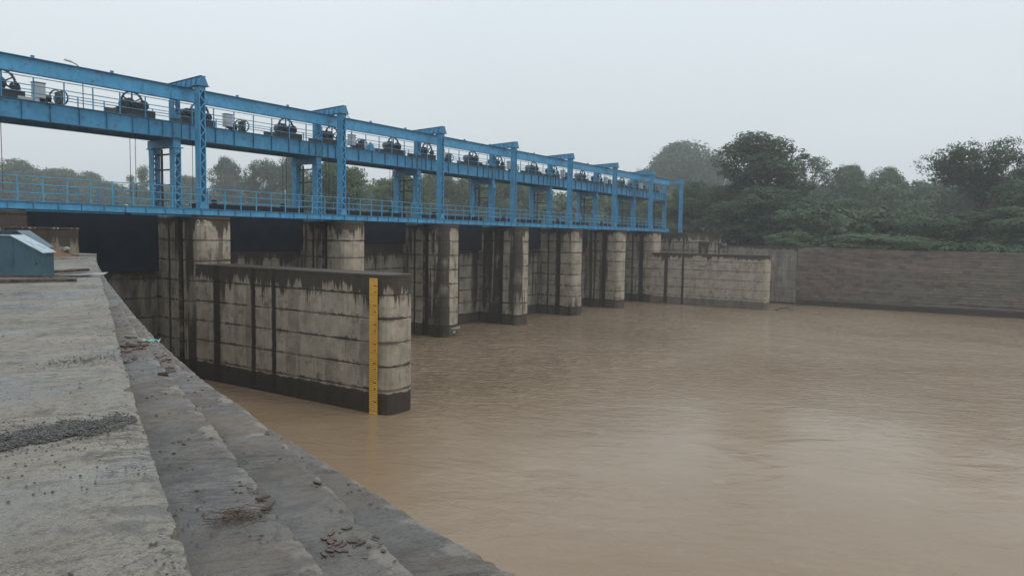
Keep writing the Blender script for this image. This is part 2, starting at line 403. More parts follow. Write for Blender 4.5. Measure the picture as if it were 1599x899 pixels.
# plan curves of the stepped river edge (y -> x)
def curve(tab):
    ys = np.array([a for a, _ in tab]); xs = np.array([b for _, b in tab])
    return lambda y: float(np.interp(y, ys, xs))
E0 = curve([(-40,-3.2),(-12,-1.9),(-4,-.9),(0,.42),(2.14,1.35),(3.33,1.92),(4.43,2.45),(6.85,3.62),(10,5.18),(16,8.12),(31.5,15.72)])
E1 = curve([(-40,-2.4),(-12,-1.1),(-4,-.1),(0,1.05),(2.24,1.99),(2.95,2.31),(3.72,2.67),(4.86,3.19),(7.45,4.33),(10.4,5.68),(16,8.35),(31.5,15.77)])
E2 = curve([(-40,-1.6),(-12,-.3),(-4,.7),(0,1.65),(2.24,2.56),(3.18,3.02),(4.36,3.58),(5.88,4.22),(8.1,5.0),(10.4,6.0),(16,8.6),(31.5,15.8)])
E3 = curve([(-40,.6),(-12,1.2),(-4,2.0),(0,2.75),(2.1,3.29),(2.77,3.47),(3.73,3.8),(4.74,4.12),(6.1,4.58),(8.3,5.43),(10.4,6.3),(12.4,7.17),(17.8,9.6),(21.3,11.2),(31.5,15.85)])
def nz(x, y, s, a): return a*mnoise.noise(Vector((x*s, y*s, 3.7)))
def ys_list():
    ys = [-40,-25,-12,-6,-3,-1]; y = 0
    while y < 31.5:
        ys.append(y); y += .02 if y < 5 else (.045 if y < 10 else .15)
    ys.append(31.5); return ys
YS = ys_list()
def edge_strip(mb, Ein, Eout, ztop, zbot, seed, ncol=8):
    """tread from Ein to Eout at ztop with a rough nose and a riser down to zbot"""
    rows = []
    for y in YS:
        fine = 1 if y > -1 else 0
        xi = Ein(y)-.12; xo = Eout(y) + fine*(nz(seed, y, 1.2, .012) + nz(seed+9, y, 14, .007) - max(0, mnoise.noise(Vector((seed, y*4.2, 1)))-.2)*.14 - max(0, mnoise.noise(Vector((seed, y*11, 4)))-.15)*.05 + nz(seed+5, y, 30, .004))
        r = []
        for j in range(ncol+1):
            t = j/ncol; x = xi+(xo-xi)*t
            r.append((x, y, ztop + fine*(nz(x, y, 1.2, .005)+nz(x+seed, y, 7, .004)) - (.012 if j == ncol else 0)))
        r.append((xo+.012, y, ztop-.05)); r.append((xo+.0+fine*nz(seed+4, y, 3, .01), y, zbot))
        rows.append(r)
    n = len(rows[0]); vs = [p for r in rows for p in r]; fs = []
    for i in range(len(rows)-1):
        for j in range(n-1):
            a = i*n+j; fs.append((a, a+1, a+n+1, a+n))
    mb.add(vs, fs)
mb = MB(); edge_strip(mb, lambda y: E0(y)-1.6, E0, 7.4, 7.12, 1, 22)
rows = [[(-60, y, 7.4), (E0(y)-1.70, y, 7.4)] for y in YS]
k = len(mb.v)
for a, b in rows: mb.v += [a, b]
for i in range(len(rows)-1): mb.f.append((k+2*i, k+2*i+1, k+2*i+3, k+2*i+2))
mb.add([(-60,31.5,7.4),(15.7,31.5,7.4),(15.7,31.5,6.9),(-60,31.5,6.9)], [(0,3,2,1)])
tag(mb.build('concrete_platform', M_SLAB), kind='structure')
for i, (a, b, z, zb, m) in enumerate([(E0, E1, 7.15, 6.87, M_STEP1), (E1, E2, 6.9, 6.62, M_STEP2), (E2, E3, 6.65, -2.5, M_STEP3)]):
    mb = MB(); edge_strip(mb, a, b, z, zb, 11+7*i, 12)
    o = mb.build('bank_step', m); o.data.attributes.new('across', 'FLOAT', 'POINT').data.foreach_set('value', ([j/12 for j in range(13)]+[1, 1])*len(YS)); tag(o, kind='structure')
# ground between the platform end and the abutment
mb = MB(); n1, n2 = 34, 12; k = 0
for i in range(n1+1):
    for j in range(n2+1):
        x = -4+i*(19.8/n1); y = 31.52+j*(6.2/n2)
        hgt = .62*math.exp(-((x-13.9)/1.2)**2-((y-32.9)/.9)**2) + .22*math.exp(-((x-9.5)/2.5)**2-((y-34)/1.5)**2)
        mb.v.append((x, y, 7.33 + hgt + nz(x, y, 1.5, .06) + nz(x, y, 6, .03)))
for i in range(n1):
    for j in range(n2):
        a = i*(n2+1)+j; mb.f.append((a, a+n2+1, a+n2+2, a+1))
tag(mb.build('dirt_ground', M_EARTH, smooth=True), kind='structure')
mb = MB().box(15.1, 15.8, 31.53, 37.74, -2.5, 7.5)
tag(mb.build('bank_edge_slab', M_SLAB, bevel=.02), kind='structure')

# ------------------------------------------------------------------ lifts: stacked concrete pours
LZ = [-2.0, .88, 2.06, 3.24, 4.42, 5.6, 6.78, 7.96, 9.14]
def nose(xc, hw, ystraight, ytip, n=9):
    """blunt rounded nose, from the left side round to the right, counter-clockwise seen from above"""
    out = []
    for i in range(n+1):
        t = PI + PI*i/n; c, s = math.cos(t), math.sin(t)
        e = .62
        out.append((xc + hw*math.copysign(abs(c)**e, c), ystraight - (ystraight-ytip)*abs(s)**e))
    return out
def lifts(parent, outline, zs, mat, name='concrete_lift', jit=.012):
    for a, b in zip(zs[:-1], zs[1:]):
        d = random.uniform(-jit, jit)
        MB().prism(outline, a, b, .035, .05).build(name, mat, parent, (d*.6, d, 0))

PX0, S, HW, Y0 = 25.95, 11.0, 1.12, 38.0
def pier_outline():
    o = nose(0, HW, .9, 0)
    g0, g1, gd = 39.75-Y0, 40.4-Y0, .32
    h0, h1 = 42.2-Y0, 43.1-Y0
    o += [(HW, g0), (HW-gd, g0), (HW-gd, g1), (HW, g1), (HW, h0), (HW-.25, h0), (HW-.25, h1), (HW, h1), (HW, 9.6)]
    HR = HW-.1
    o += [(-HR, 9.6), (-HR, h1), (-HR+.25, h1), (-HR+.25, h0), (-HR, h0), (-HR, g1), (-HW+gd, g1), (-HW+gd, g0), (-HW, g0)]
    return o
PLAB = ['standing behind the near divide wall, painted with a small number', 'second from the near bank, partly hidden by the near divide wall',
        'third from the near bank, with painted tick marks near the waterline', 'fourth from the near bank, pale and cleanly banded nose',
        'fifth from the near bank, one broad dark streak down its nose', 'sixth from the near bank, narrow in view',
        'seventh from the near bank, joined to the far divide wall']
po = pier_outline()
pier0 = thing('barrage_pier', 'weathered concrete barrage pier ' + PLAB[0], 'pier', (PX0, Y0, 0), 'concrete piers of the barrage')
lifts(pier0, po, LZ + [9.35], M_PIER)
piers = [pier0]
for i in range(1, 7):
    piers.append(dup(pier0, (PX0+S*i, Y0, 0), 'weathered concrete barrage pier ' + PLAB[i]))

# painted marks
def text_mesh(s, size, mat, parent, loc, rot, name='painted_number', depth=.004):
    c = bpy.data.curves.new(name, 'FONT'); c.body = s; c.size = size; c.extrude = depth; c.align_x = 'CENTER'; c.align_y = 'CENTER'
    t = bpy.data.objects.new(name, c); COL.objects.link(t); dg = bpy.context.evaluated_depsgraph_get()
    me = bpy.data.meshes.new_from_object(t.evaluated_get(dg)); me.name = name; bpy.data.objects.remove(t)
    me.materials.clear(); me.materials.append(mat)
    o = link(name, me, parent, loc); o.rotation_euler = rot; return o
text_mesh('2 2', .46, M_WHITE, pier0, (-.93, .17, 8.98), (PI/2, 0, math.radians(-50)))
mb = MB()
for k in range(9):
    mb.box(-.35+k*.15, -.30+k*.15, -.052+.012*abs(k-4), -.02+.012*abs(k-4), .62, .78)
mb.box(-.02, .06, -.05, -.02, .3, .46); mb.box(.16, .22, -.05, -.02, .28, .5)
mb.build('painted_tick', M_WHITE, piers[2], (.1, .012, 0))

# divide walls
def divide_wall(x, label, mat, yend):
    t = thing('divide_wall', label, 'wall', (x, 23.5, 0), 'concrete divide walls running out from the piers')
    hw = .98; o = nose(0, hw, .8, 0) + [(hw, yend-23.5), (-hw, yend-23.5)]
    lifts(t, o, [-2.0, 1.12, 2.25, 3.38, 4.51, 5.66, 6.46], mat)
    MB().prism(o, 6.46, 6.62).build('coping', mat, t, bevel=.01)
    return t
DW0 = divide_wall(25.82, 'near low concrete divide wall with black streaks and a yellow depth gauge', M_WALL0, 38.6)
DW6 = divide_wall(25.82+66, 'far low pale concrete divide wall in front of the stone bank wall', M_WALL6, 38.6)
# yellow depth gauge on the near divide wall
gz = thing('depth_gauge', 'yellow depth gauge strip with black graduations down the near divide wall', 'gauge', (24.79, 24.36, 0))
MB().box(-.022, .0, -.24, .27, -.6, 6.45).build('gauge_board', M_GAUGE, gz)
fig = MB(); kk = 0
z = .15
while z < 6.4:
    major = kk % 10 == 0; half = kk % 5 == 0
    wdt = .5 if half else .5
    MB().box(-.026, -.0225, -.235, -.235+wdt, z-.007, z+.007 + (.006 if major else 0)).build('gauge_tick', M_BLACK, gz)
    if major and kk:
        text_mesh(str(9-kk//10)[:1] if kk//10 < 9 else '0', .2, M_BLACK, gz, (-.027, -.1, z+.14), (PI/2, 0, -PI/2), 'gauge_figure', .002)
    if kk % 10 == 5:
        MB().box(-.0275, -.0262, -.2, .02, z-.03, z+.02).build('gauge_mark', M_BLACK, gz)
    z += .0915; kk += 1

# breast walls and gates
GB = [6.05, 7.25, 7.68, 7.06, 7.11, 7.1, 7.2, 7.1]
BLAB = ['beside the near bank, lowered the most', 'behind the near divide wall', 'between the second and third piers', 'between the third and fourth piers',
        'between the fourth and fifth piers', 'between the fifth and sixth piers', 'between the sixth and seventh piers', 'beside the far abutment']
for b in range(8):
    xl = PX0 + S*(b-1) + HW + .001; xr = PX0 + S*b - HW - .001
    if b == 0: xl = 15.805
    if b == 7: xr = 101.795
    xm = (xl+xr)/2; hw = (xr-xl)/2
    t = thing('breast_wall', 'stained concrete breast wall under the dark gate ' + BLAB[b].split(',')[0], 'wall', (xm, 42.62, 0), 'concrete breast walls between the piers')
    top = GB[b]+.05
    zs = [-2.0] + [zz for zz in LZ[1:] if zz < top-.3] + [top]
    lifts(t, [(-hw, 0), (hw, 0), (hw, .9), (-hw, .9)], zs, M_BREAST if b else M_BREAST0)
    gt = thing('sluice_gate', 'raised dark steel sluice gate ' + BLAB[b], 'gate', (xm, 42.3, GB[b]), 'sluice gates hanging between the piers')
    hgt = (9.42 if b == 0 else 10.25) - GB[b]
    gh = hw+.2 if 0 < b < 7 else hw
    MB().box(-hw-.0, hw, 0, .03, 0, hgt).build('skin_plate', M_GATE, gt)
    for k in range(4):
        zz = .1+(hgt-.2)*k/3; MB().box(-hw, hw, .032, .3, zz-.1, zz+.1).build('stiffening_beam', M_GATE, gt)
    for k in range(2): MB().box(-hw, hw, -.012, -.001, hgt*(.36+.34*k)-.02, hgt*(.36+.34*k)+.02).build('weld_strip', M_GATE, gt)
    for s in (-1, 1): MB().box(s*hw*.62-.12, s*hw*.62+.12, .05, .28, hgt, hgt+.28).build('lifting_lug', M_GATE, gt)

# abutments
ab = thing('bank_abutment', 'stained concrete abutment block carrying the near end of the blue walkway', 'abutment', (15.8, 37.75, 0))
lifts(ab, [(-30, 0), (0, 0), (0, 10), (-30, 10)], LZ + [9.35], M_ABUT)
ab = thing('bank_abutment', 'streaked concrete abutment at the far end of the blue bridge', 'abutment', (101.8, 37.75, 0))
lifts(ab, [(0, 0), (14, 0), (14, 10), (0, 10)], LZ + [9.35], M_ABUT)
# stepped streaked wing of the far abutment
t = thing('wing_wall', 'streaked concrete wing wall sloping down from the far abutment to the grey bank wall', 'wall', (101.8, 33, 0))
lifts(t, [(0, 0), (3, 0), (3, 4.74), (0, 4.74)], LZ[:8], M_ABUT)
MB().add([(0,0,7.962),(2,0,7.962),(2,4.74,7.962),(0,4.74,7.962),(0,0,8.0),(2,0,8.0),(2,4.74,8.3),(0,4.74,8.3)], [(0,3,2,1),(4,5,6,7),(0,1,5,4),(1,2,6,5),(2,3,7,6),(3,0,4,7)]).build('sloping_top', M_ABUT, t)
MB().box(.3, .37, .1, .17, 8.0, 8.5).build('marker_post', M_CAB, t)
# grey concrete bank wall
t = thing('concrete_bank_wall', 'plain grey concrete stretch of the far bank wall beside the stone wall', 'wall', (101.8, 22.6, 0))
lifts(t, [(0, 0), (2.5, 0), (2.5, 10.39), (0, 10.39)], [-2, 2.06, 4.42, 6.3, 7.62], M_BANKC)

# ------------------------------------------------------------------ stone bank wall on the far side
def stone_mat(g):
    P = g.pos(); x, y, z = g.sep(P)[:]
    V = g.xyz(g.m('MULTIPLY', x, .3), g.m('MULTIPLY', y, .45), g.m('MULTIPLY', z, 2.6))
    c = g.mix(g.map(g.noise(V, 1, 4, .6), .3, .7), (.085,.066,.054), (.165,.13,.108))
    c = g.mix(g.map(g.noise(P, .12, 3), .35, .65, 0, .55), c, (.12,.115,.09))
    oi = g.n('ShaderNodeObjectInfo').outputs['Random']
    c = g.mix(g.m('MULTIPLY', oi, .5), c, g.scale(c, (1.7, 1.6, 1.5)))
    cz = g.m('FLOOR', g.m('DIVIDE', z, .37)); cy = g.m('FLOOR', g.m('ADD', g.m('DIVIDE', y, .9), g.m('MULTIPLY', cz, .37)))
    wn = g.n('ShaderNodeTexWhiteNoise', noise_dimensions='2D'); g.put(wn.inputs['Vector'], g.xyz(cz, cy, 0))
    c = g.mix(g.m('MULTIPLY', wn.outputs['Value'], .24), c, (.25, .2, .17))
    wn2 = g.n('ShaderNodeTexWhiteNoise', noise_dimensions='2D'); g.put(wn2.inputs['Vector'], g.xyz(cy, cz, 0))
    c = g.mix(g.m('MULTIPLY', g.map(wn2.outputs['Value'], .6, 1), .5), c, (.06, .048, .04))
    V2 = g.xyz(g.m('MULTIPLY', x, .3), g.m('MULTIPLY', y, .5), g.m('MULTIPLY', z, 5.5))
    c = g.mix(g.map(g.noise(V2, 1, 5, .7), .57, .68, 0, .6), c, (.27,.235,.2))
    c = g.mix(g.map(z, .75, .6), c, (.05,.038,.028))
    return {'Base Color': c, 'Roughness': .75, 'Normal': g.bump(g.noise(P, 4, 5, .7), .5, .02)}
M_STONE = material('bank_stone', stone_mat)
t = thing('stone_bank_wall', 'long brown stone masonry wall with thin courses along the far bank', 'wall', (101.6, 22.55, 0))
zc = -1.11; ci = 0
rs = random.Random(3)
while zc < 7.45:
    hc = .37
    if zc+hc > 7.5: hc = 7.58-zc
    back = .0 + max(0, zc)*.02
    mb = MB(); yy = 0.0 - ci*.035
    while yy > -62:
        L = .9*rs.choice((1, 1, 2)) if yy < -.4 else .9*(1+((ci*.37) % 1)); dx = rs.uniform(-.05, .05)
        if rs.random() < .05: dx -= .06
        zt = zc+hc-rs.uniform(0, .02)
        if zt > 7.0: zt += max(-.34, .0145*min(0, yy+3)) if zt > 7.3 else 0
        mb.box(back+dx, 1.6, yy-L+.02, yy, zc+.035, zt); yy -= L
    mb.box(back+.1, 1.55, -62, 0, zc+.001, min(7.15, zc+hc-.001))
    mb.build('stone_course', M_STONE, t)
    zc += hc; ci += 1
MB().box(1.2, 2.6, -62, 0, -1, 7.2).build('backfill', M_STONE, t)
tide_z = [.72, 1.15]
for zt_, yr in ((1.35, (-62, -18)), (.85, (-62, -14))):
    MB().box(-.10, .2, yr[0], yr[1], zt_, zt_+.05).build('ledge', plain('pale_ledge', (.25,.21,.18), (.36,.32,.28), 2, .5), t)

# parapet wall on the near bank
t = thing('parapet_wall', 'low mossy concrete parapet wall beyond the blue kiosk', 'wall', (13.2, 33.0, 7.3))
MB().box(-.1, 2.6, 0, .35, -.1, 1.2).build('wall_panel', M_LOWW, t, bevel=.012)
MB().box(-.15, 2.63, -.03, .38, 1.2, 1.28).build('coping', M_ABUT, t, bevel=.01)
MB().box(-1.6, -.102, .05, .4, -.1, .85).build('wall_stub', M_LOWW, t, bevel=.015)

# ------------------------------------------------------------------ blue steelwork
def tmpl(mb, name, mat):
    me = bpy.data.meshes.new(name); me.from_pydata(mb.v, [], mb.f); me.materials.append(mat); return me
# service walkway
XA0 = 25.75; YA = 39.03
wk = thing('service_walkway', 'long blue steel walkway laid across the tops of the concrete piers', 'walkway', (14, YA, 9.45))
WL = 97.9-14
def long_beam(parent, name, mat, L, y0, y1, z0, z1, seg=11.0):
    n = max(1, round(L/seg)); s_ = L/n
    me = tmpl(MB().box(.004, s_-.004, y0, y1, z0, z1), name, mat)
    for k in range(n): link(name, me, parent, (k*s_, 0, 0))
long_beam(wk, 'fascia_web', M_BLUE, WL, .03, .05, .02, .35)
long_beam(wk, 'top_flange', M_BLUE, WL, -.03, .14, .352, .375)
long_beam(wk, 'bottom_flange', M_BLUED, WL, -.03, .14, -.002, .018)
long_beam(wk, 'deck_plate', M_SOFF, WL, .142, 2.2, .33, .36)
long_beam(wk, 'rear_beam', M_BLUED, WL, 2.202, 2.25, .0, .36)
ms = tmpl(MB().box(-.012, .012, -.028, .0295, .02, .35), 'stiffener', M_BLUED)
for k in range(int(WL/1.12)): link('stiffener', ms, wk, (.4+k*1.12, 0, 0))
w2 = thing('service_walkway', 'rear blue walkway of the bridge, behind the gates and hoist towers', 'walkway', (14, 44.9, 9.45))
long_beam(w2, 'fascia_web', M_BLUE, WL, .0, .03, .02, .35)
long_beam(w2, 'deck_plate', M_SOFF, WL, .032, 1.4, .33, .36)

def railing(name, label, loc, L, sp, h, zr, mat=M_RAIL, pr=.026, skip=None):
    t = thing(name, label, 'railing', loc, 'blue steel railings on the bridge')
    mp = tmpl(MB().box(-pr, pr, -pr, pr, 0, h), 'post', mat)
    n = int(L/sp)
    for k in range(n+1):
        link('post', mp, t, (k*sp, 0, 0))
    for z_ in zr:
        seg = n*sp/8; me = tmpl(MB().tube([(0, 0, 0), (seg, 0, 0)], .024, 6), 'rail', mat)
        for q in range(8): link('rail', me, t, (q*seg, 0, z_))
    return t
railing('walkway_railing', 'front blue railing along the lower walkway', (13.74, 39.1, 9.83), WL, 1.12, 1.2, (1.19, .8, .4))
railing('walkway_railing', 'rear blue railing of the lower walkway, behind the gates', (14.3, 46.2, 9.81), WL, 1.12, 1.2, (1.19, .8, .4))

# lattice column template parts
def lattice(parent, w, d, z0, z1, pitch, mat, plate=True, flip=0):
    """two channels facing each other in X, zig-zag lacing on the two Y faces"""
    hw, hd = w/2, d/2
    for s in (-1, 1):
        m = MB().box(s*hw-.012 if s > 0 else -hw, s*hw if s > 0 else -hw+.012, -hd, hd, z0, z1)
        m.box(min(s*hw, s*(hw-.055)), max(s*hw, s*(hw-.055)), -hd-.008, -hd-.0005, z0, z1)
        m.box(min(s*hw, s*(hw-.055)), max(s*hw, s*(hw-.055)), hd+.0005, hd+.008, z0, z1)
        m.build('channel', mat, parent)
    n = max(2, round((z1-z0-.3)/pitch)); p = (z1-z0-.3)/n; z_ = z0+.15
    a = tmpl(MB().bar((-hw+.03, 0, 0), (hw-.03, 0, p), .06, .012, (0, 1, 0)), 'lacing_bar', mat)
    b = tmpl(MB().bar((hw-.03, 0, 0), (-hw+.03, 0, p), .06, .012, (0, 1, 0)), 'lacing_bar', mat)
    for k in range(n):
        for y in (-hd-.016, hd+.016): link('lacing_bar', (a, b)[(k+flip) % 2], parent, (0, y, z_+k*p))
    for zz in (z0+.001, z1-.301):
        for y in (-hd-.017, hd+.017):
            MB().box(-hw, hw, min(y, y-.006*math.copysign(1, -y)), max(y, y-.006*math.copysign(1, -y)), zz, zz+.15 if zz < z1-1 else zz+.3).build('batten_plate', mat, parent)

# gantry portals
def portal():
    t = thing('gantry_portal', '', 'portal', (XA0, 39.3, 9.83), 'blue lattice gantry portals')
    c = thing('lattice_column', '', '', (0, 0, 0)); c.parent = t
    for k in ('category', 'label'):
        if k in c: del c[k]
    lattice(c, .40, .46, .02, 7.1, .39, M_BLUE)
    MB().box(-.3, .3, -.27, .33, 0, .018).build('base_plate', M_BLUED, t)
    MB().add([(-.28,-.262,.02),(.28,-.262,.02),(.2,-.262,.35),(-.2,-.262,.35),(-.28,-.252,.02),(.28,-.252,.02),(.2,-.252,.35),(-.2,-.252,.35)], [(0,1,2,3),(7,6,5,4),(0,4,5,1),(1,5,6,2),(2,6,7,3),(3,7,4,0)]).build('gusset_plate', M_BLUE, t)
    # cap beam with gabled end: triangular cross-section, deeper towards the front
    zc = 7.1; y0, y1 = -.36, 2.95
    def wedge(mb, y, yb, h0, h1, a, b):
        return mb.add([(-a,y,zc),(a,y,zc),(b,y,zc+h0),(-b,y,zc+h0),(-a,yb,zc),(a,yb,zc),(b,yb,zc+h1),(-b,yb,zc+h1)], [(0,1,2,3),(7,6,5,4),(0,4,5,1),(1,5,6,2),(2,6,7,3),(3,7,4,0)])
    wedge(MB(), y0+.021, y1, .5, .37, .16, .13).build('cap_beam', M_BLUE, t)
    wedge(MB(), y0, y0+.02, .52, .52, .34, .10).build('gable_plate', M_BLUED, t)
    MB().add([(-.19,y0,zc+.521),(.19,y0,zc+.521),(.19,y1,zc+.385),(-.19,y1,zc+.385),(-.19,y0,zc+.545),(.19,y0,zc+.545),(.19,y1,zc+.41),(-.19,y1,zc+.41)], [(0,3,2,1),(4,5,6,7),(0,1,5,4),(1,2,6,5),(2,3,7,6),(3,0,4,7)]).build('top_flange', M_BLUED, t)
    MB().box(-.38, .38, y0-.03, .34, zc-.035, zc-.001).build('cap_plate', M_BLUED, t)
    for k in range(6):
        y = .1+k*.5; hh = .5-.13*(y-y0)/(y1-y0)
        wedge(MB(), y, y+.015, hh, hh, .27, .15).build('rib', M_BLUED, t)
    s = thing('rear_stub', '', '', (-.02, 2.52, 5.42)); s.parent = t
    for k in ('category', 'label'):
        if k in s: del s[k]
    lattice(s, .44, .42, 0, 1.67, .34, M_BLUE)
    return t
LAB_P = ['standing over the near divide wall', 'between two open bays above the second pier', 'above the third pier', 'above the fourth pier', 'above the fifth pier',
         'above the sixth pier', 'above the seventh pier', 'standing alone past the end of the hoist deck']
pt0 = portal(); pt0['label'] = 'largest blue lattice gantry portal, first in view, ' + LAB_P[0]
for i in range(1, 8):
    dup(pt0, (XA0+S*i, 39.3, 9.83 if i < 7 else 9.36), ('blue lattice gantry portal ' if i < 7 else 'last and smallest blue lattice gantry portal, ') + LAB_P[i])

# hoist towers
def tower():
    t = thing('hoist_tower', '', 'tower', (25.70, 41.8, 9.36), 'blue lattice towers carrying the hoist deck')
    for k, (y, w_) in enumerate(((0, .5), (2.25, .5))):
        c = thing('lattice_leg', '', '', (0, y, 0)); c.parent = t
        for q in ('category', 'label'):
            if q in c: del c[q]
        lattice(c, .44, w_, .02, 4.12, .36, M_BLUE, flip=k)
        MB().box(-.3, .3, y-.33, y+.33, 0, .018).build('base_plate', M_BLUED, t)
        MB().box(-.34, .34, y-.34, y+.34, 4.122, 4.18).build('cap_plate', M_BLUE, t)
    MB().box(-.24, .24, -.2, 2.6, 4.182, 4.66).build('bearing_beam', M_BLUED, t)
    for k in range(4): MB().bar((.05, .26, 1.0+.93*k), (.05, 2.0, 1.0+.93*k), .09, .09).build('brace', M_SOFF, t)
    MB().tube([(.1, 1.62, .1), (.1, 1.62, 4.1)], .075, 8).build('drain_pipe', M_SOFF, t)
    return t
tw0 = tower(); tw0['label'] = 'blue lattice hoist tower nearest the camera, over the near divide wall'
for i in range(1, 8):
    dup(tw0, (25.70+S*i, 41.8, 9.36), 'blue lattice hoist tower ' + ['', 'standing on the second pier', 'standing on the third pier', 'standing on the fourth pier', 'standing on the fifth pier',
        'standing on the sixth pier', 'standing on the seventh pier', 'at the far abutment, last of the row'][i])

# hoist deck girders, one span per bay
def span():
    t = thing('hoist_girder', '', 'girder', (14.70, 41.56, 14.02), 'blue plate girder spans of the hoist deck')
    L = S
    MB().box(.002, L-.002, .06, .085, .05, .97).build('front_web', M_BLUE, t)
    MB().box(.002, L-.002, -.06, .21, .971, 1.0).build('top_flange', M_BLUED, t)
    MB().box(.002, L-.002, -.08, .23, .02, .05).build('bottom_flange', M_BLUED, t)
    MB().box(.002, L-.002, 2.5, 2.525, .05, .97).build('rear_web', M_BLUE, t)
    MB().box(.002, L-.002, 2.35, 2.67, .02, .05).build('rear_flange', M_BLUED, t)
    MB().box(.02, L-.02, 2.35, 2.67, .971, 1.0).build('rear_top_flange', M_BLUED, t)
    MB().box(.02, L-.02, .211, 2.349, .93, .97).build('deck_plate', M_SOFF, t)
    ms = tmpl(MB().box(-.01, .01, -.055, .059, .05, .97), 'stiffener', M_BLUED)
    for x in (.28, .85, 1.6, 2.6, 3.95, 5.4, 6.85, 8.3, 9.25, 10.1, 10.72): link('stiffener', ms, t, (x, 0, 0))
    for k in range(8): MB().box(.7+k*1.35, .78+k*1.35, .24, 2.34, .7, .928).build('cross_beam', M_SOFF, t)
    MB().box(10.74, 11.24, -.02, .058, .08, .94).build('splice_plate', M_BLUED, t)
    return t
sp = span(); sp['label'] = 'nearest blue plate girder span of the hoist deck, cut by the picture edge'
for b in range(1, 8):
    dup(sp, (14.70+S*b, 41.56, 14.02), 'blue plate girder span of the hoist deck ' + ['', 'over the bay behind the near divide wall', 'between the second and third hoist towers', 'between the third and fourth hoist towers',
      'between the fourth and fifth hoist towers', 'between the fifth and sixth hoist towers', 'between the sixth and seventh hoist towers', 'reaching the far abutment, last of the row'][b])
railing('hoist_deck_railing', 'front blue railing along the upper hoist deck', (14.96, 41.6, 15.02), 88, 1.47, 1.2, (1.19, .78, .4))
railing('hoist_deck_railing', 'rear blue railing along the upper hoist deck, behind the machines', (15.4, 44.15, 15.02), 87.5, 1.47, 1.0, (.98, .66, .34))

# monorail beam
mr = thing('monorail_beam', 'long blue crane runway beam along the top of the bridge under the portal caps', 'beam', (11.5, 40.44, 16.12))
ML = 101.0-11.5
long_beam(mr, 'web', M_BLUE, ML, -.015, .015, .03, .78)
long_beam(mr, 'top_flange', M_BLUED, ML, -.15, .15, .781, .81)
long_beam(mr, 'bottom_flange', M_BLUE, ML, -.15, .15, .0, .029)
ml = tmpl(MB().box(-.07, .07, -.06, .06, .811, .95), 'lug', M_BLUED)
for k in range(22): link('lug', ml, mr, (2.0+k*3.9, .02, 0))

# lamps on the far side of the runway beam
def lamp(x, label):
    t = thing('street_lamp', label, 'street lamp', (x, 44.1, 15.02), 'lamps rising above the runway beam')
    MB().tube([(0, 0, 0), (0, 0, 2.45), (-.08, -.02, 2.6), (-.35, -.05, 2.78), (-.62, -.08, 2.86)], .03, 6).build('pole', M_MACHG, t)
    MB().add([(-1.0,-.18,2.9),(-.6,-.18,2.84),(-.6,.04,2.84),(-1.0,.04,2.9),(-.95,-.14,2.98),(-.62,-.14,2.93),(-.62,0,2.93),(-.95,0,2.98)], [(0,3,2,1),(4,5,6,7),(0,1,5,4),(1,2,6,5),(2,3,7,6),(3,0,4,7)]).build('lamp_head', M_CAB, t)
lamp(21.55, 'small street lamp above the runway beam left of the first portal')
lamp(42.3, 'small street lamp above the runway beam between second and third portals')
lamp(66.3, 'small street lamp above the runway beam past the fourth portal')

# hoist machines
def gear(mb, c, axis, r, w_, spokes=5, hub=.13):
    mb.ring(c, axis, r-.07, r, w_, 30)
    ax = Vector(axis).normalized(); u = ax.cross(Vector((0, 0, 1))).normalized(); v = ax.cross(u); c = Vector(c)
    mb.cyl(c, axis, hub, w_*1.6, 12)
    for k in range(spokes):
        t = 2*PI*k/spokes+.5; d = math.cos(t)*u+math.sin(t)*v
        mb.bar(c+d*hub*.8, c+d*(r-.06), .07, w_*.6, ax)
    for k in range(36):
        t = 2*PI*k/36; d = math.cos(t)*u+math.sin(t)*v
        mb.bar(c+d*(r-.005), c+d*(r+.035), .05, w_, ax)
def drum_hoist(mirror=1):
    t = thing('gate_hoist', '', 'hoist', (0, 42.35, 15.03), 'gate hoists along the hoist deck')
    f = MB()
    for y in (.0, 1.25): f.box(-1.15, 1.15, y, y+.08, 0, .5); f.box(-1.15, 1.15, y-.05, y+.13, .5, .53)
    for x in (-1.15, -.4, .4, 1.07): f.box(x, x+.08, .081, 1.249, .05, .45)
    f.build('base_frame', M_MACH, t)
    m = MB(); gear(m, (-.15*mirror, .18, .86), (0, 1, 0), .66, .1, 6); m.build('gear_wheel', M_MACH, t)
    m = MB(); gear(m, (-.72*mirror, .1, .72), (0, 1, 0), .2, .1, 4, .08); m.build('pinion', M_MACH, t)
    m = MB().cyl((-.15*mirror, .75, .86), (0, 1, 0), .3, .8, 18)
    for k in range(7): m.ring((-.15*mirror, .42+k*.11, .86), (0, 1, 0), .29, .325, .05, 18)
    m.build('rope_drum', M_MACHG, t)
    MB().box(-.5, -.3, .3, .42, .53, 1.0).box(.15, .35, .3, .42, .53, .95).box(-.35, .1, .26, .34, .53, .92).build('bearing_block', M_MACH, t)
    m = MB().cyl((.62*mirror, .5, .82), (0, 1, 0), .29, .5, 16).box(.42*mirror-.0 if mirror > 0 else -.82, .82 if mirror > 0 else -.42, .3, .7, .53, .75)
    m.cyl((.62*mirror, .2, .82), (0, 1, 0), .12, .2, 10); m.build('motor', M_MACH, t)
    MB().tube([(-.1, .6, -.05), (-.1, .6, -4.6)], .018, 5).tube([(.22, .6, -.05), (.22, .6, -4.6)], .018, 5).build('wire_rope', M_ROPE, t)
    return t
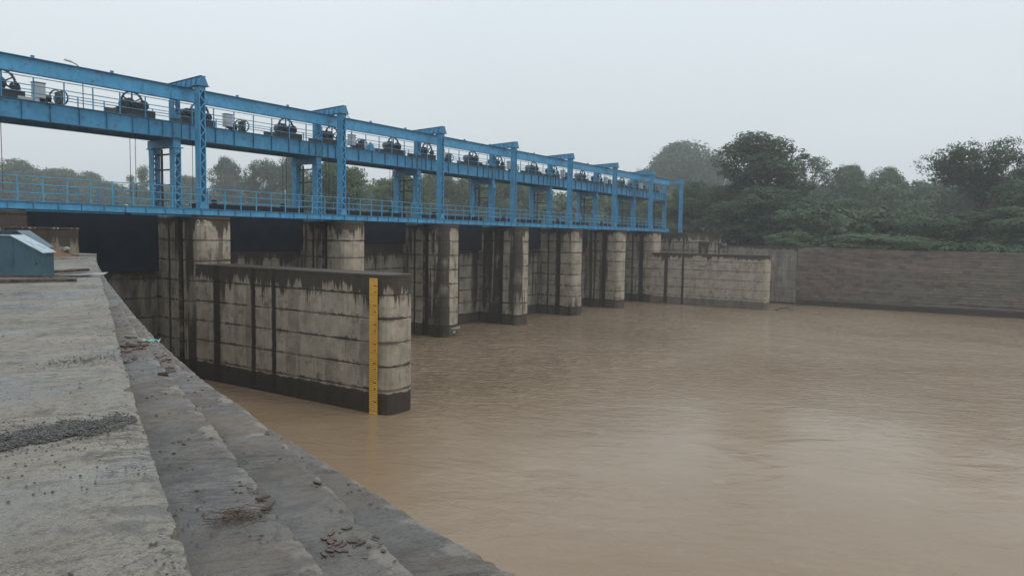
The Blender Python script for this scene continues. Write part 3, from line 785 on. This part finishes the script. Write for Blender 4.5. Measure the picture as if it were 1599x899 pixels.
def drive():
    t = thing('drive_motor', '', 'motor', (0, 42.3, 15.03), 'central drive motors of the hoists')
    MB().box(-.75, .95, 0, .9, 0, .12).build('bed_plate', M_MACH, t)
    MB().cyl((-.3, .45, .42), (1, 0, 0), .2, .62, 14).ring((-.3, .45, .42), (1, 0, 0), .19, .23, .1, 14).box(-.45, -.15, .3, .6, .121, .3).build('motor', M_MACH, t)
    m = MB()
    for x in (.28, .62): m.ring((x, .45, .55), (.9, .35, 0), .34, .4, .06, 22)
    m.bar((.2, .45, .55), (.72, .45, .55), .06, .06); m.build('brake_wheel', M_MACHG, t)
    MB().box(.38, .54, .15, .75, .121, .85).build('gearbox', M_MACH, t)
    MB().bar((.1, .02, .02), (-.0, .02, .45), .04, .04).build('lever', M_MACHG, t)
    return t
def cabinet():
    t = thing('control_cabinet', '', 'cabinet', (0, 42.45, 15.03), 'control cabinets on the hoist deck')
    MB().box(-.28, .28, 0, .35, .32, 1.12).build('housing', M_CAB, t, bevel=.015)
    MB().box(-.24, .24, -.014, -.001, .36, 1.08).build('door', M_CAB, t)
    MB().box(-.31, .31, -.04, .39, 1.121, 1.15).build('hood', M_MACHG, t)
    for s in (-.25, .25):
        MB().box(s-.02, s+.02, .02, .06, 0, .319).build('leg', M_MACHG, t)
    return t
hl, hr, dm, cb = drum_hoist(1), drum_hoist(-1), drive(), cabinet()
for b in range(8):
    X0 = 14.72 + S*b
    nm = ['nearest the camera', 'in the second bay', 'in the third bay', 'in the fourth bay', 'in the fifth bay', 'in the sixth bay', 'in the seventh bay', 'in the farthest bay'][b]
    for o, dx, lb in ((hr, 1.95, 'dark gate hoist with spoked gear just past a tower, '), (hl, 8.95, 'dark gate hoist with spoked gear just before a tower, '),
                  (dm, 4.9 if b else 4.45, 'small drive motor with twin brake wheels on the hoist deck, '), (cb, 4.2 if b else 3.85, 'pale control cabinet on legs on the hoist deck, ')):
        if b == 0: o.location.x = X0+dx; o['label'] = lb + nm
        else:
            c = dup(o, (X0+dx, o.location.y, 15.03), lb + nm)
bx = MB().box(-.5, .5, 0, .4, 0, .26).build('cable_box', M_CAB, None, (17.95, 42.25, 15.03), bevel=.01)
tag(bx, 'low white cable box on the hoist deck beside the nearest cabinet', 'box')
hd = thing('funnel_hood', 'small sky blue tapered hood on the hoist deck of the third bay', 'hood', (36.7+5.9, 42.2, 15.03))
MB().add([(-.35,-.2,0),(.35,-.2,0),(.35,.3,0),(-.35,.3,0),(-.12,-.05,.62),(.12,-.05,.62),(.12,.15,.62),(-.12,.15,.62)], [(0,3,2,1),(4,5,6,7),(0,1,5,4),(1,2,6,5),(2,3,7,6),(3,0,4,7)]).build('cone', M_RAIL, hd)
MB().box(-.05, .05, 0, .1, .621, .75).build('cap', M_RAIL, hd)

# ------------------------------------------------------------------ near bank things
def kiosk(name, label, loc, rz, W, D, H, cut, drop, mroof=M_ROOFM):
    t = thing(name, label, 'kiosk', loc, None, rz)
    # local: front face along X from -W to 0 at y=0, depth D, chamfered top towards +X
    o = [(-W, 0), (0, 0), (0, H-drop), (-cut, H), (-W, H)]
    vs = [(x, 0, z) for x, z in o] + [(x, D, z) for x, z in o]; n = 5
    MB().add(vs, [tuple(range(n)), tuple(range(2*n-1, n-1, -1))] + [((j+1) % n, j, j+n, (j+1) % n+n) for j in range(n)]).build('housing', M_KIOSK, t)
    a, b = (-cut-.02, H+.012), (.05, H-drop-.03)
    MB().add([(a[0], -.05, a[1]), (b[0], -.05, b[1]), (b[0], D+.05, b[1]), (a[0], D+.05, a[1]), (a[0], -.05, a[1]+.018), (b[0], -.05, b[1]+.018), (b[0], D+.05, b[1]+.018), (a[0], D+.05, a[1]+.018)],
             [(0,3,2,1),(4,5,6,7),(0,1,5,4),(1,2,6,5),(2,3,7,6),(3,0,4,7)]).build('sloping_lid', mroof, t)
    MB().box(-W-.03, -cut-.021, -.04, D+.04, H+.004, H+.022).build('top_lid', mroof, t)
    for k in range(1, 4): MB().box(-W*k/4-.006, -W*k/4+.006, -.007, -.0005, .05, H-.05).build('seam', M_KIOSK, t)
    MB().box(-.035, -.001+.03, -.012, -.001, .02, H-drop-.03).build('corner_post', M_KIOSK, t)
    MB().box(-.14, -.10, -.02, -.001, .26, .3).build('latch', M_MACH, t)
    MB().box(-W, 0, -.0, D, -.06, -.001).build('plinth', M_TIMB, t)
    return t
ang = math.atan2(18.34-18.88, 7.93-7.31)
kiosk('metal_kiosk', 'low blue grey metal kiosk with a shiny sloping lid on the platform', (7.96, 18.34, 7.44), math.radians(-46), 2.4, .62, .9, .62, .36)
kiosk('metal_kiosk', 'darker blue metal kiosk half hidden behind the front kiosk', (8.62, 19.9, 7.44), math.radians(-46), 2.2, .6, 1.0, .5, .38, M_KIOSK)
def plank(label, p, q, w_, h, mat=M_TIMB, name='timber_plank', cat='plank', group='planks lying by the kiosk'):
    p, q = Vector(p), Vector(q); c = (p+q)/2
    m = MB(); n = 6
    pts = [p.lerp(q, k/n) + Vector((0, 0, random.uniform(-.004, .004))) - c for k in range(n+1)]
    for a, b in zip(pts[:-1], pts[1:]): m.bar(a, b, w_, h)
    o = m.build(name, mat, None, c); return tag(o, label, cat, group)
plank('long dark timber plank lying in front of the kiosk', (5.9, 17.3, 7.44), (7.74, 16.3, 7.44), .10, .06)
plank('upper dark timber plank beside the kiosk corner', (8.3, 19.1, 7.47), (9.62, 19.72, 7.47), .16, .07)
plank('lower thin timber plank beside the kiosk corner', (7.95, 17.95, 7.43), (9.0, 18.3, 7.43), .09, .03)
m = MB().add([(-.6,-.03,0),(.35,-.2,.0),(.6,.1,.03),(.1,.16,.01),(-.6,-.03,.015),(.35,-.2,.015),(.6,.1,.045),(.1,.16,.025)], [(0,3,2,1),(4,5,6,7),(0,1,5,4),(1,2,6,5),(2,3,7,6),(3,0,4,7)])
tag(m.build('loose_sheet', M_SHEET, None, (8.75, 18.05, 7.44)), 'pale bent sheet lying at the platform edge beside the planks', 'sheet')

def rock(m, c, r, rs, flat=.6):
    """irregular small stone with 12-20 faces"""
    k = len(m.v); n = 6
    for lv, (rz, rr) in enumerate(((-.5*flat, .7), (.1*flat, 1), (.6*flat, .6))):
        for j in range(n):
            t = 2*PI*j/n+lv*.4; q = rr*r*rs.uniform(.7, 1.15)
            m.v.append((c[0]+q*math.cos(t), c[1]+q*math.sin(t), c[2]+r*rz*rs.uniform(.8, 1.2)))
    for lv in range(2):
        for j in range(n):
            a = k+lv*n+j; b = k+lv*n+(j+1) % n; m.f.append((a, b, b+n, a+n))
    m.f.append(tuple(k+2*n+j for j in range(n)))
rs = random.Random(11)
m = MB(); cnt = 0
c0 = Vector((1.86, 4.27)); ax = Vector((.83, -.1)); ay = Vector((.16, .34))
while cnt < 8000:
    u = rs.gauss(0, .48); v_ = rs.gauss(0, .36)
    if mnoise.noise(Vector((u*4, v_*4, 5)))*1.2 + mnoise.noise(Vector((u*11, v_*11, 5)))*.6 + .75 < (u*u*.8+v_*v_*1.6)*2*rs.uniform(.5, 1.3): continue
    p = c0 + ax*u*.72 + ay*v_*.95
    if p.x > E0(p.y)-.03: continue
    hgt = max(0, .012*(1-2*(u*u+v_*v_)))*rs.random()
    rock(m, (p.x, p.y, 7.405+hgt), (.0016+.0085*rs.random()**2.4), rs, .7); cnt += 1
for k in range(1500):
    p = c0 + ax*rs.gauss(0, .75)*.6 + ay*rs.gauss(0, .7)*.75
    if p.x < E0(p.y)-.04: rock(m, (p.x, p.y, 7.405), .0015+.006*rs.random()**2.5, rs, .7)
tag(m.build('gravel_heap', M_GRAV), 'thin heap of dark wet gravel spread on the platform', 'gravel', kind='stuff')
m = MB()
for k in range(3500):
    y = 2.2 + 14*rs.random()**2.1; x = E0(y) - .05 - 2.4*rs.random()**1.5*max(.6, y/8)
    if mnoise.noise(Vector((x*1.6, y*1.6, 2))) + .5*mnoise.noise(Vector((x*5, y*5, 2))) < rs.uniform(-.1, .45): continue
    rock(m, (x, y, 7.406), (.0015+.006*rs.random()**3)*(1+y*.05), rs, .6)
for k in range(260):
    p = (3.12+rs.gauss(0, .17), 6.45+rs.gauss(0, .1)); rock(m, (p[0], p[1], 7.41), rs.uniform(.003, .009), rs)
tag(m.build('loose_gravel', M_GRAV), 'scattered specks of dark gravel on the platform', 'gravel', kind='stuff')
m = MB()
for k in range(6000):
    y = 1.9 + 12*rs.random()**2.2; w_ = rs.randrange(3)
    a, b, z_ = ((E0, E1, 7.155), (E1, E2, 6.905), (E2, E3, 6.655))[w_]
    t_ = rs.random(); x = a(y)+.04+(b(y)-a(y)-.07)*t_
    if mnoise.noise(Vector((x*2, y*2, 8))) + .6*mnoise.noise(Vector((x*6, y*6, 2))) < rs.uniform(0, .5): continue
    r_ = (.0015+.011*rs.random()**4)*(1+y*.06)
    rock(m, (x, y, z_), r_, rs, .35)
tag(m.build('loose_rubble', M_ROCKF), 'crumbs of broken mortar scattered over the steps', 'rubble', kind='stuff')
def zt(x, y): return 7.402 if x < E0(y) else (7.152 if x < E1(y) else (6.902 if x < E2(y) else 6.652))
# larger flakes one can pick out
def flake(x, y, z, r, label, group=None):
    z = zt(x, y); m = MB(); n = 7; th = r*rs.uniform(.16, .3); rz = rs.uniform(0, 6)
    P_ = [(r*rs.uniform(.6, 1.1)*math.cos(2*PI*j/n)*1.35, r*rs.uniform(.5, 1)*math.sin(2*PI*j/n)*.7) for j in range(n)]
    m.prism(P_, 0, th); o = m.build('mortar_flake', M_ROCKF, None, (x, y, z)); o.rotation_euler = (rs.uniform(-.15, .15), rs.uniform(-.15, .15), rz)
    tag(o, label, 'stone flake', group)
GF = 'broken mortar flakes on the bank steps'
for x, y, z_, r, lb in [(2.52,3.28,7.155,.045,'pale mortar flake near the dry twigs'),(2.36,3.1,7.155,.04,'tan mortar flake below the pale one'),(2.3,2.98,7.155,.055,'reddish brown mortar flake lying in the dry twigs'),
      (3.93,6.6,7.155,.09,'dark mortar flake halfway along the upper step'),(3.18,3.62,6.66,.04,'small flake near the outer edge of the steps'),(2.95,2.35,6.905,.035,'lone pale flake low on the middle step')]:
    flake(x, y, z_, r, lb)
for k in range(34):
    flake(2.6+rs.gauss(0, .1), 2.78+rs.gauss(0, .09), 7.158+rs.uniform(0, .01), rs.uniform(.01, .032), 'jagged brown mortar flake in the broken pile on the step', GF)
for k in range(46):
    y = 8.5+rs.gauss(0, .4); x = E0(y)+.06+rs.random()*.62; flake(x, y, 7.152 if x < E1(y)-.04 else 6.9, rs.uniform(.02, .075), 'flat dark flake in the crumbled patch by the teal wrapper', 'crumbled flakes by the teal wrapper')
# dry twigs
m = MB()
for k in range(60):
    c = Vector((2.12+rs.gauss(0, .06), 2.98+rs.gauss(0, .06), 7.16)); a = rs.uniform(0, PI); L = rs.uniform(.03, .1)
    pts = [c + Vector((math.cos(a)*L*t_, math.sin(a)*L*t_, rs.uniform(0, .012))) for t_ in (-1, -.3, .4, 1)]
    m.tube(pts, rs.uniform(.0008, .002), 4)
tag(m.build('dry_twigs', M_TWIG), 'tangle of dry twigs lying on the upper step', 'twigs', kind='stuff')
m = MB()
nn = 9
for i in range(nn+1):
    for j in range(5):
        m.v.append((-.28+.56*i/nn, -.11+.22*j/4+.03*math.sin(i), .02+.035*math.sin(i*1.7+j*1.3)+.012*math.sin(j*5)))
for i in range(nn):
    for j in range(4): a = i*5+j; m.f.append((a, a+5, a+6, a+1))
for f_ in list(m.f): pass
o = m.build('plastic_wrapper', M_TEAL, None, (5.86, 10.3, 6.9), smooth=True); o.scale = (.55, .6, .6); o.rotation_euler = (0, 0, math.radians(-50))
sm = o.modifiers.new('thickness', 'SOLIDIFY'); sm.thickness = .004
tag(o, 'crumpled teal plastic wrapper on the outer bank step', 'wrapper')
for k, (x, y, r) in enumerate([(13.6, 32.4, .16), (14.2, 32.6, .14), (15.0, 32.5, .24)]):
    m = MB(); rock(m, (0, 0, 0), r, rs, .5); tag(m.build('pale_rock', M_SHEET, None, (x, y, 7.7 if k == 2 else 7.62), bevel=.01),
        ['small pale rock on the red earth by the parapet', 'middle pale rock on the red earth by the parapet', 'largest pale rock at the end of the parapet wall'][k], 'rock')
# floating branch
m = MB()
m.tube([(0,0,-.1),(.3,-.8,.25),(.2,-1.6,.35),(-.4,-2.6,.12)], [.09,.08,.06,.03], 6)
m.tube([(.2,-1.6,.35),(.9,-2.2,.7),(1.3,-2.5,1.1),(1.2,-2.9,1.3)], [.06,.05,.04,.02], 5)
m.tube([(.3,-.8,.25),(-.6,-1.0,.5),(-1.6,-1.0,.2)], [.06,.05,.02], 5)
tag(m.build('floating_branch', M_BRNCH, None, (91.6, 22.9, 0)), 'dark bare branch floating beside the tip of the far divide wall', 'branch')

# ------------------------------------------------------------------ trees
def leaves_mesh(name, lobes, nleaf, size, mat, seed, droop=0, fill=.55, orient=.5):
    """lobes: (centre, radii) ellipsoids; small leaf-sized quads spread through each, denser near its skin"""
    r = np.random.RandomState(seed); vols = np.array([rx*ry*rz for (_, (rx, ry, rz)) in lobes])**.75; vols /= vols.sum()
    P = []; Nn = []
    for (c, rad), v in zip(lobes, vols):
        n = max(8, int(nleaf*v)); d = r.normal(size=(n, 3)); d /= np.linalg.norm(d, axis=1)[:, None]
        d[:, 2] = np.where(d[:, 2] < -.35, d[:, 2]*.4, d[:, 2])
        # clumping: pull towards random twig directions
        tw = r.normal(size=(max(6, n//22), 3)); tw /= np.linalg.norm(tw, axis=1)[:, None]
        ix = r.randint(0, len(tw), n); d = d*.42 + tw[ix]; d /= np.linalg.norm(d, axis=1)[:, None]
        tl = r.uniform(.78, 1.16, len(tw))[ix]
        rr = (fill + (1-fill)*r.random(n)**.6)*tl
        P.append(np.array(c) + d*rr[:, None]*np.array(rad)); Nn.append(d)
    P = np.concatenate(P); Nn = np.concatenate(Nn); n = len(P)
    nrm = Nn*1.1 + r.normal(size=(n, 3))*.45 + np.array([0, 0, .3]); nrm /= np.linalg.norm(nrm, axis=1)[:, None]
    a = np.cross(nrm, r.normal(size=(n, 3))); a /= np.linalg.norm(a, axis=1)[:, None]; b = np.cross(nrm, a)
    s = size*r.uniform(.6, 1.3, n)[:, None]
    V = np.stack([P-a*s, P-b*s*.5, P+a*s, P+b*s*.5], 1).reshape(-1, 3)
    me = bpy.data.meshes.new(name); me.vertices.add(4*n); me.vertices.foreach_set('co', V.astype(np.float32).ravel())
    me.loops.add(4*n); me.loops.foreach_set('vertex_index', np.arange(4*n, dtype=np.int32))
    me.polygons.add(n); me.polygons.foreach_set('loop_start', np.arange(0, 4*n, 4, dtype=np.int32)); me.polygons.foreach_set('loop_total', np.full(n, 4, dtype=np.int32))
    me.update(calc_edges=True); me.materials.append(mat); return me
def limbs_mesh(name, h0, lobes, r0, seed, lean=0):
    m = MB(); q = random.Random(seed)
    top = Vector((lean, 0, h0))
    m.tube([(0, 0, -.5), (lean*.2, .1, h0*.35), (lean*.6, 0, h0*.7), top], [r0*1.3, r0, r0*.8, r0*.6], 8)
    for c, rad in lobes:
        c = Vector(c); st = Vector((0, 0, 0)).lerp(top, q.uniform(.55, 1)) if c.z < h0+3 else top.copy()
        mid = st.lerp(c, .5) + Vector((q.uniform(-.5, .5), q.uniform(-.5, .5), -.1*(c-st).length))
        m.tube([st, mid, c], [r0*.42, r0*.28, r0*.08], 5)
        for k in range(3):
            e = c + Vector((q.uniform(-1, 1)*rad[0], q.uniform(-1, 1)*rad[1], q.uniform(0, .9)*rad[2]))*.6
            m.tube([mid.lerp(c, .6), e], [r0*.14, .03], 4)
    return tmpl(m, name, M_BARK)
def envelope(H, Wd, zlow, k, seed, mode='round', rl=.3):
    """lobe centres through a crown envelope"""
    q = random.Random(seed); out = []
    for i in range(k):
        z = (i+q.random())/k; a = q.uniform(0, 2*PI)
        if mode == 'round': lim = math.sqrt(max(.02, 1-(2*z-.8)**2*.75))
        elif mode == 'umbrella': lim = .3+.8*z if z < .7 else 1.1*math.sqrt(max(.05, 1-((z-.7)/.34)**2))
        else: lim = (.95-.25*z) if z < .75 else .78*math.sqrt(max(.06, 1-((z-.72)/.32)**2))
        rr = lim*(.35+.65*q.random()**.5); x, y = rr*math.cos(a), rr*math.sin(a)
        s = q.uniform(.5, 1.35)*rl*Wd/2
        out.append(((x*Wd/2*.82, y*Wd/2*.82, zlow+(H-zlow)*z*.88+s*.1), (s, s, s*q.uniform(.55, .8))))
    return out
PROTO = {}
def proto(key, H, Wd, zlow, k, mode, rl, nleaf, size, mat, seed, r0, fill=.5):
    lb = envelope(H, Wd, zlow, k, seed, mode, rl)
    PROTO[key] = (leaves_mesh('crown', lb, nleaf, size, mat, seed, fill=fill), limbs_mesh('trunk', zlow+(H-zlow)*.35, lb, r0, seed), H, Wd)
#      key      H   W  zlow k  mode       rl  leaves size  mat
proto('broad', 18, 16, 2.5, 56, 'round', .40, 38000, .27, M_LEAF, 3, .45, .6)
proto('broad2', 18, 14, 1.5, 50, 'round', .44, 34000, .27, M_LEAF, 5, .4, .6)
proto('tall', 20, 13, 2.0, 46, 'tall', .36, 24000, .24, M_LEAFD, 8, .45, .5)
proto('open', 18, 13, 6.5, 34, 'umbrella', .32, 14000, .2, M_LEAF, 9, .4, .4)
proto('umbrella', 17, 17, 8.6, 40, 'umbrella', .27, 17000, .2, M_LEAFD, 12, .45, .45)
proto('bush', 6, 9, .2, 22, 'round', .45, 14000, .2, M_LEAFL, 14, .12, .65)
proto('bushd', 8, 10, .2, 26, 'round', .45, 16000, .24, M_LEAF, 15, .15, .65)
proto('light', 15, 14, 1.5, 56, 'round', .38, 38000, .24, M_LEAFL, 21, .35, .6)
def palm_proto():
    q = random.Random(5); L = MB()
    m = MB(); m.tube([(0,0,-.4),(.1,0,3),(0,.1,7)], [.3,.24,.2], 8)
    for k in range(22):
        a = 2*PI*k/22+q.uniform(-.2, .2); el = q.uniform(-.1, 1.1); R_ = q.uniform(3.6, 4.8)
        prev = None; pts = []
        for j in range(9):
            t = j/8; r_ = R_*t*math.cos(el*(1-.6*t)); z = 7+R_*(math.sin(el)*t-.75*t*t)
            pts.append(Vector((math.cos(a)*r_, math.sin(a)*r_, z)))
        side = Vector((-math.sin(a), math.cos(a), 0))
        for j in range(8):
            for sgn in (-1, 1):
                for hh in (.2, .7):
                    p = pts[j].lerp(pts[j+1], hh); ln = .95*math.sin(PI*min(1, (j+hh)/8*.9+.12)); tip = p + side*sgn*ln + Vector((0, 0, -.45*ln)) + (pts[j+1]-pts[j])*.4
                    d = (pts[j+1]-pts[j])*.28
                    L.add([p, p+d, tip], [(0, 1, 2)])
    PROTO['palm'] = (tmpl(L, 'crown', M_LEAFL), tmpl(m, 'trunk', M_BARK), 9, 9)
palm_proto()
tr = random.Random(42)
def tree(key, az, dist, ztop, width, zb, label, name='broadleaf_tree', cat='tree', group='trees around the barrage'):
    cm, tm, H, Wd = PROTO[key]; a = math.radians(az)
    t = thing(name, label, cat, (dist*math.cos(a), dist*math.sin(a), zb), group, tr.uniform(0, 2*PI))
    sz = (ztop-zb)/H; sx = width/Wd; t.scale = (sx, sx, sz)
    link('crown', cm, t); link('trunk', tm, t); return t
T = [('broad', 21.2, 235, 38.5, 30, 6, 'huge hazy domed tree rising behind the far end of the bridge'),
     ('broad2', 23.4, 240, 31, 18, 6, 'hazy shoulder tree left of the huge domed tree'),
     ('broad', 18.6, 225, 33, 17, 6, 'hazy tree filling the gap right of the huge domed tree'),
     ('light', 20.1, 142, 19.6, 14, 6.5, 'bright green round tree just behind the last portal'),
     ('light', 21.9, 150, 17.5, 12, 6.5, 'green bushy tree behind the end of the hoist deck'),
     ('tall', 15.2, 135, 27.4, 18.5, 7.3, 'tallest dark tree with gaps in its crown, right of the bridge'),
     ('broad2', 16.9, 139, 18.5, 12, 7.3, 'dark low-crowned tree leaning on the tallest tree'),
     ('broad2', 14.6, 128, 17.5, 17, 7.3, 'dark spreading tree skirting the foot of the tallest tree'),
     ('open', 11.9, 165, 25.6, 13, 7.3, 'thin see-through tree right of the tallest tree'),
     ('broad2', 9.2, 168, 24.6, 11, 7.3, 'rounded mid green tree behind the stone wall, left of two'),
     ('broad', 6.9, 172, 23.8, 10.5, 7.3, 'rounded mid green tree behind the stone wall, right of two'),
     ('broad', 4.6, 225, 24, 20, 7.3, 'pale hazy far tree between the round trees and the umbrella tree'),
     ('broad2', 2.9, 215, 22.5, 16, 7.3, 'pale hazy far tree just left of the umbrella tree'),
     ('umbrella', 1.25, 135, 23.6, 18, 7.3, 'wide umbrella-crowned tree with a bare forked trunk at right'),
     ('broad2', -1.4, 128, 20.3, 11, 7.3, 'dark tree cut by the right picture edge'),
     ('broad2', 2.1, 124, 13.2, 11, 7.3, 'dark lower tree under the left of the umbrella crown'),
     ('broad2', -.4, 120, 13.6, 12, 7.3, 'dark lower tree under the right of the umbrella crown'),
     ('bushd', 12.3, 122, 13.5, 11, 7.3, 'leafy green bush tree below the see-through tree'),
     ('broad2', 9.6, 140, 16, 13, 7.3, 'dark mid tree low behind the stone wall'),
     ('bushd', 7.6, 128, 12.6, 9, 7.3, 'rounded bush, left of a pair of domes behind the stone wall'),
     ('bushd', 6.1, 128, 13, 8, 7.3, 'rounded bush, right of a pair of domes behind the stone wall'),
     ('bushd', 4.2, 118, 12.2, 9, 7.3, 'arching pale bush left of the umbrella tree'),
     ('bush', 8.2, 111, 9.3, 11, 7.3, 'low light green bush on top of the stone wall'),
     ('bush', 5.6, 112, 9.1, 9, 7.3, 'second low light green bush on top of the stone wall'),
     ('bush', 12.8, 110, 9.5, 7, 7.3, 'small bush at the joint of grey and stone walls'),
     ('broad', 67.8, 230, 26.0, 20, 5, 'hazy domed tree at the left picture edge'),
     ('broad2', 65.4, 235, 25.3, 18, 5, 'hazy rounded tree, second from the left edge'),
     ('broad', 63.5, 240, 24.6, 15, 5, 'hazy low tree, third from the left edge'),
     ('open', 60.9, 210, 24.5, 8, 5, 'thin hazy sapling left of the first hoist tower'),
     ('broad2', 57.6, 205, 22.8, 11, 5, 'hazy tree seen between the first tower and first portal'),
     ('broad2', 59.6, 215, 19.5, 16, 5, 'hazy low tree behind the first tower'),
     ('tall', 54.9, 200, 27.6, 11, 5, 'hazy pointed tree right of the first portal'),
     ('tall', 52.6, 190, 26.6, 11, 5, 'hazy tree with ragged top left of the second tower'),
     ('broad', 50.6, 185, 26.4, 10, 5, 'hazy ragged tree hidden partly by the second tower'),
     ('light', 47.6, 132, 21.8, 12, 4, 'green rounded tree behind the second portal'),
     ('palm', 43.9, 128, 18.6, 11, 4, 'drooping palm-like tree left of the third tower'),
     ('light', 42.3, 140, 20.4, 11, 4, 'green tree behind the third tower'),
     ('broad', 39.9, 150, 21.5, 14, 4, 'green tree between third tower and third portal'),
     ('light', 37.2, 152, 21, 13, 4, 'green tree left of the fourth tower'),
     ('broad', 34.6, 155, 22, 14, 4, 'dark green tree behind the fourth portal'),
     ('light', 32.0, 158, 20.5, 12, 5, 'green tree left of the fifth tower'),
     ('broad', 27.6, 170, 20.8, 14, 6, 'green tree behind the sixth tower'),
     ('light', 25.3, 165, 19.5, 13, 6, 'light green tree behind the sixth portal'),
     ('broad2', 23.6, 160, 19, 12, 6, 'dark green tree behind the seventh tower')]
for k_, az_, d_, zt_, w_, zb_, lb_ in T:
    if d_ >= 200: kf = 1.45
    elif d_ >= 150: kf = 1.25
    else: kf = 1.0
    d_ *= kf; zt_ = 8.52+(zt_-8.52)*kf; w_ *= kf
    nm = {'bush': 'bush', 'bushd': 'bush', 'palm': 'palm_tree'}.get(k_, 'broadleaf_tree')
    tree(k_, az_, d_, zt_, w_, zb_, lb_, nm, 'bush' if 'bush' in k_ else 'tree', 'bushes on the far bank' if 'bush' in k_ else 'trees around the barrage')
# far woods that read as one mass
def woods(name, label, arcs, mat, seed, nleaf=100000, size=.55, s0=3.2, s1=6.2):
    q = random.Random(seed); lb = []
    for a0, a1, d0, d1, zt, n, zb in arcs:
        for k in range(n):
            a = math.radians(q.uniform(a0, a1)); d = q.uniform(d0, d1); s = q.uniform(s0, s1)
            lb.append(((d*math.cos(a), d*math.sin(a), q.uniform(zb, zt-s*.5)), (s, s, s*.8)))
    me = leaves_mesh(name, lb, nleaf, size, mat, seed, fill=.55); tag(link(name, me), label, 'woods', kind='stuff')
woods('far_woods', 'mass of hazy far woods behind the left part of the bridge', [(49, 70, 340, 380, 27.5, 170, 5), (46, 62, 270, 300, 18, 90, 5)], M_LEAF, 31, 110000, .75, 4.5, 8)
woods('far_woods', 'mass of green woods seen under the hoist deck', [(22, 47, 205, 235, 23, 170, 5), (26, 41, 190, 200, 18, 70, 5)], M_LEAFL, 32, 110000, .6, 3.6, 7)
woods('far_woods', 'dark mass of undergrowth and woods behind the stone wall', [(-5, 19, 180, 225, 22.5, 170, 8), (-5, 17, 124, 142, 12.5, 80, 8)], M_LEAF, 33)
woods('far_woods', 'pale far tree line fading into haze on the right', [(-3, 10, 360, 400, 28, 90, 8)], M_LEAF, 34, 60000, .8, 5, 8)
woods('bank_undergrowth', 'low green undergrowth along the top of the stone bank wall', [(-8, 12, 107.5, 112, 8.5, 130, 7.2)], M_LEAF, 35, 50000, .2, .7, 1.5)

# ------------------------------------------------------------------ haze
def haze_mat():
    mt = bpy.data.materials.new('haze_air'); mt.use_nodes = True; n = mt.node_tree; n.nodes.clear()
    o = n.nodes.new('ShaderNodeOutputMaterial'); v = n.nodes.new('ShaderNodeVolumePrincipled')
    v.inputs['Color'].default_value = (.93, .96, 1, 1); v.inputs['Density'].default_value = .0008
    v.inputs['Anisotropy'].default_value = .2
    n.links.new(v.outputs[0], o.inputs['Volume']); return mt
tag(MB().box(-R-10, R+10, -R-10, R+10, -4.4, 60).build('haze', haze_mat()), 'thin grey rain haze filling the air', kind='stuff')
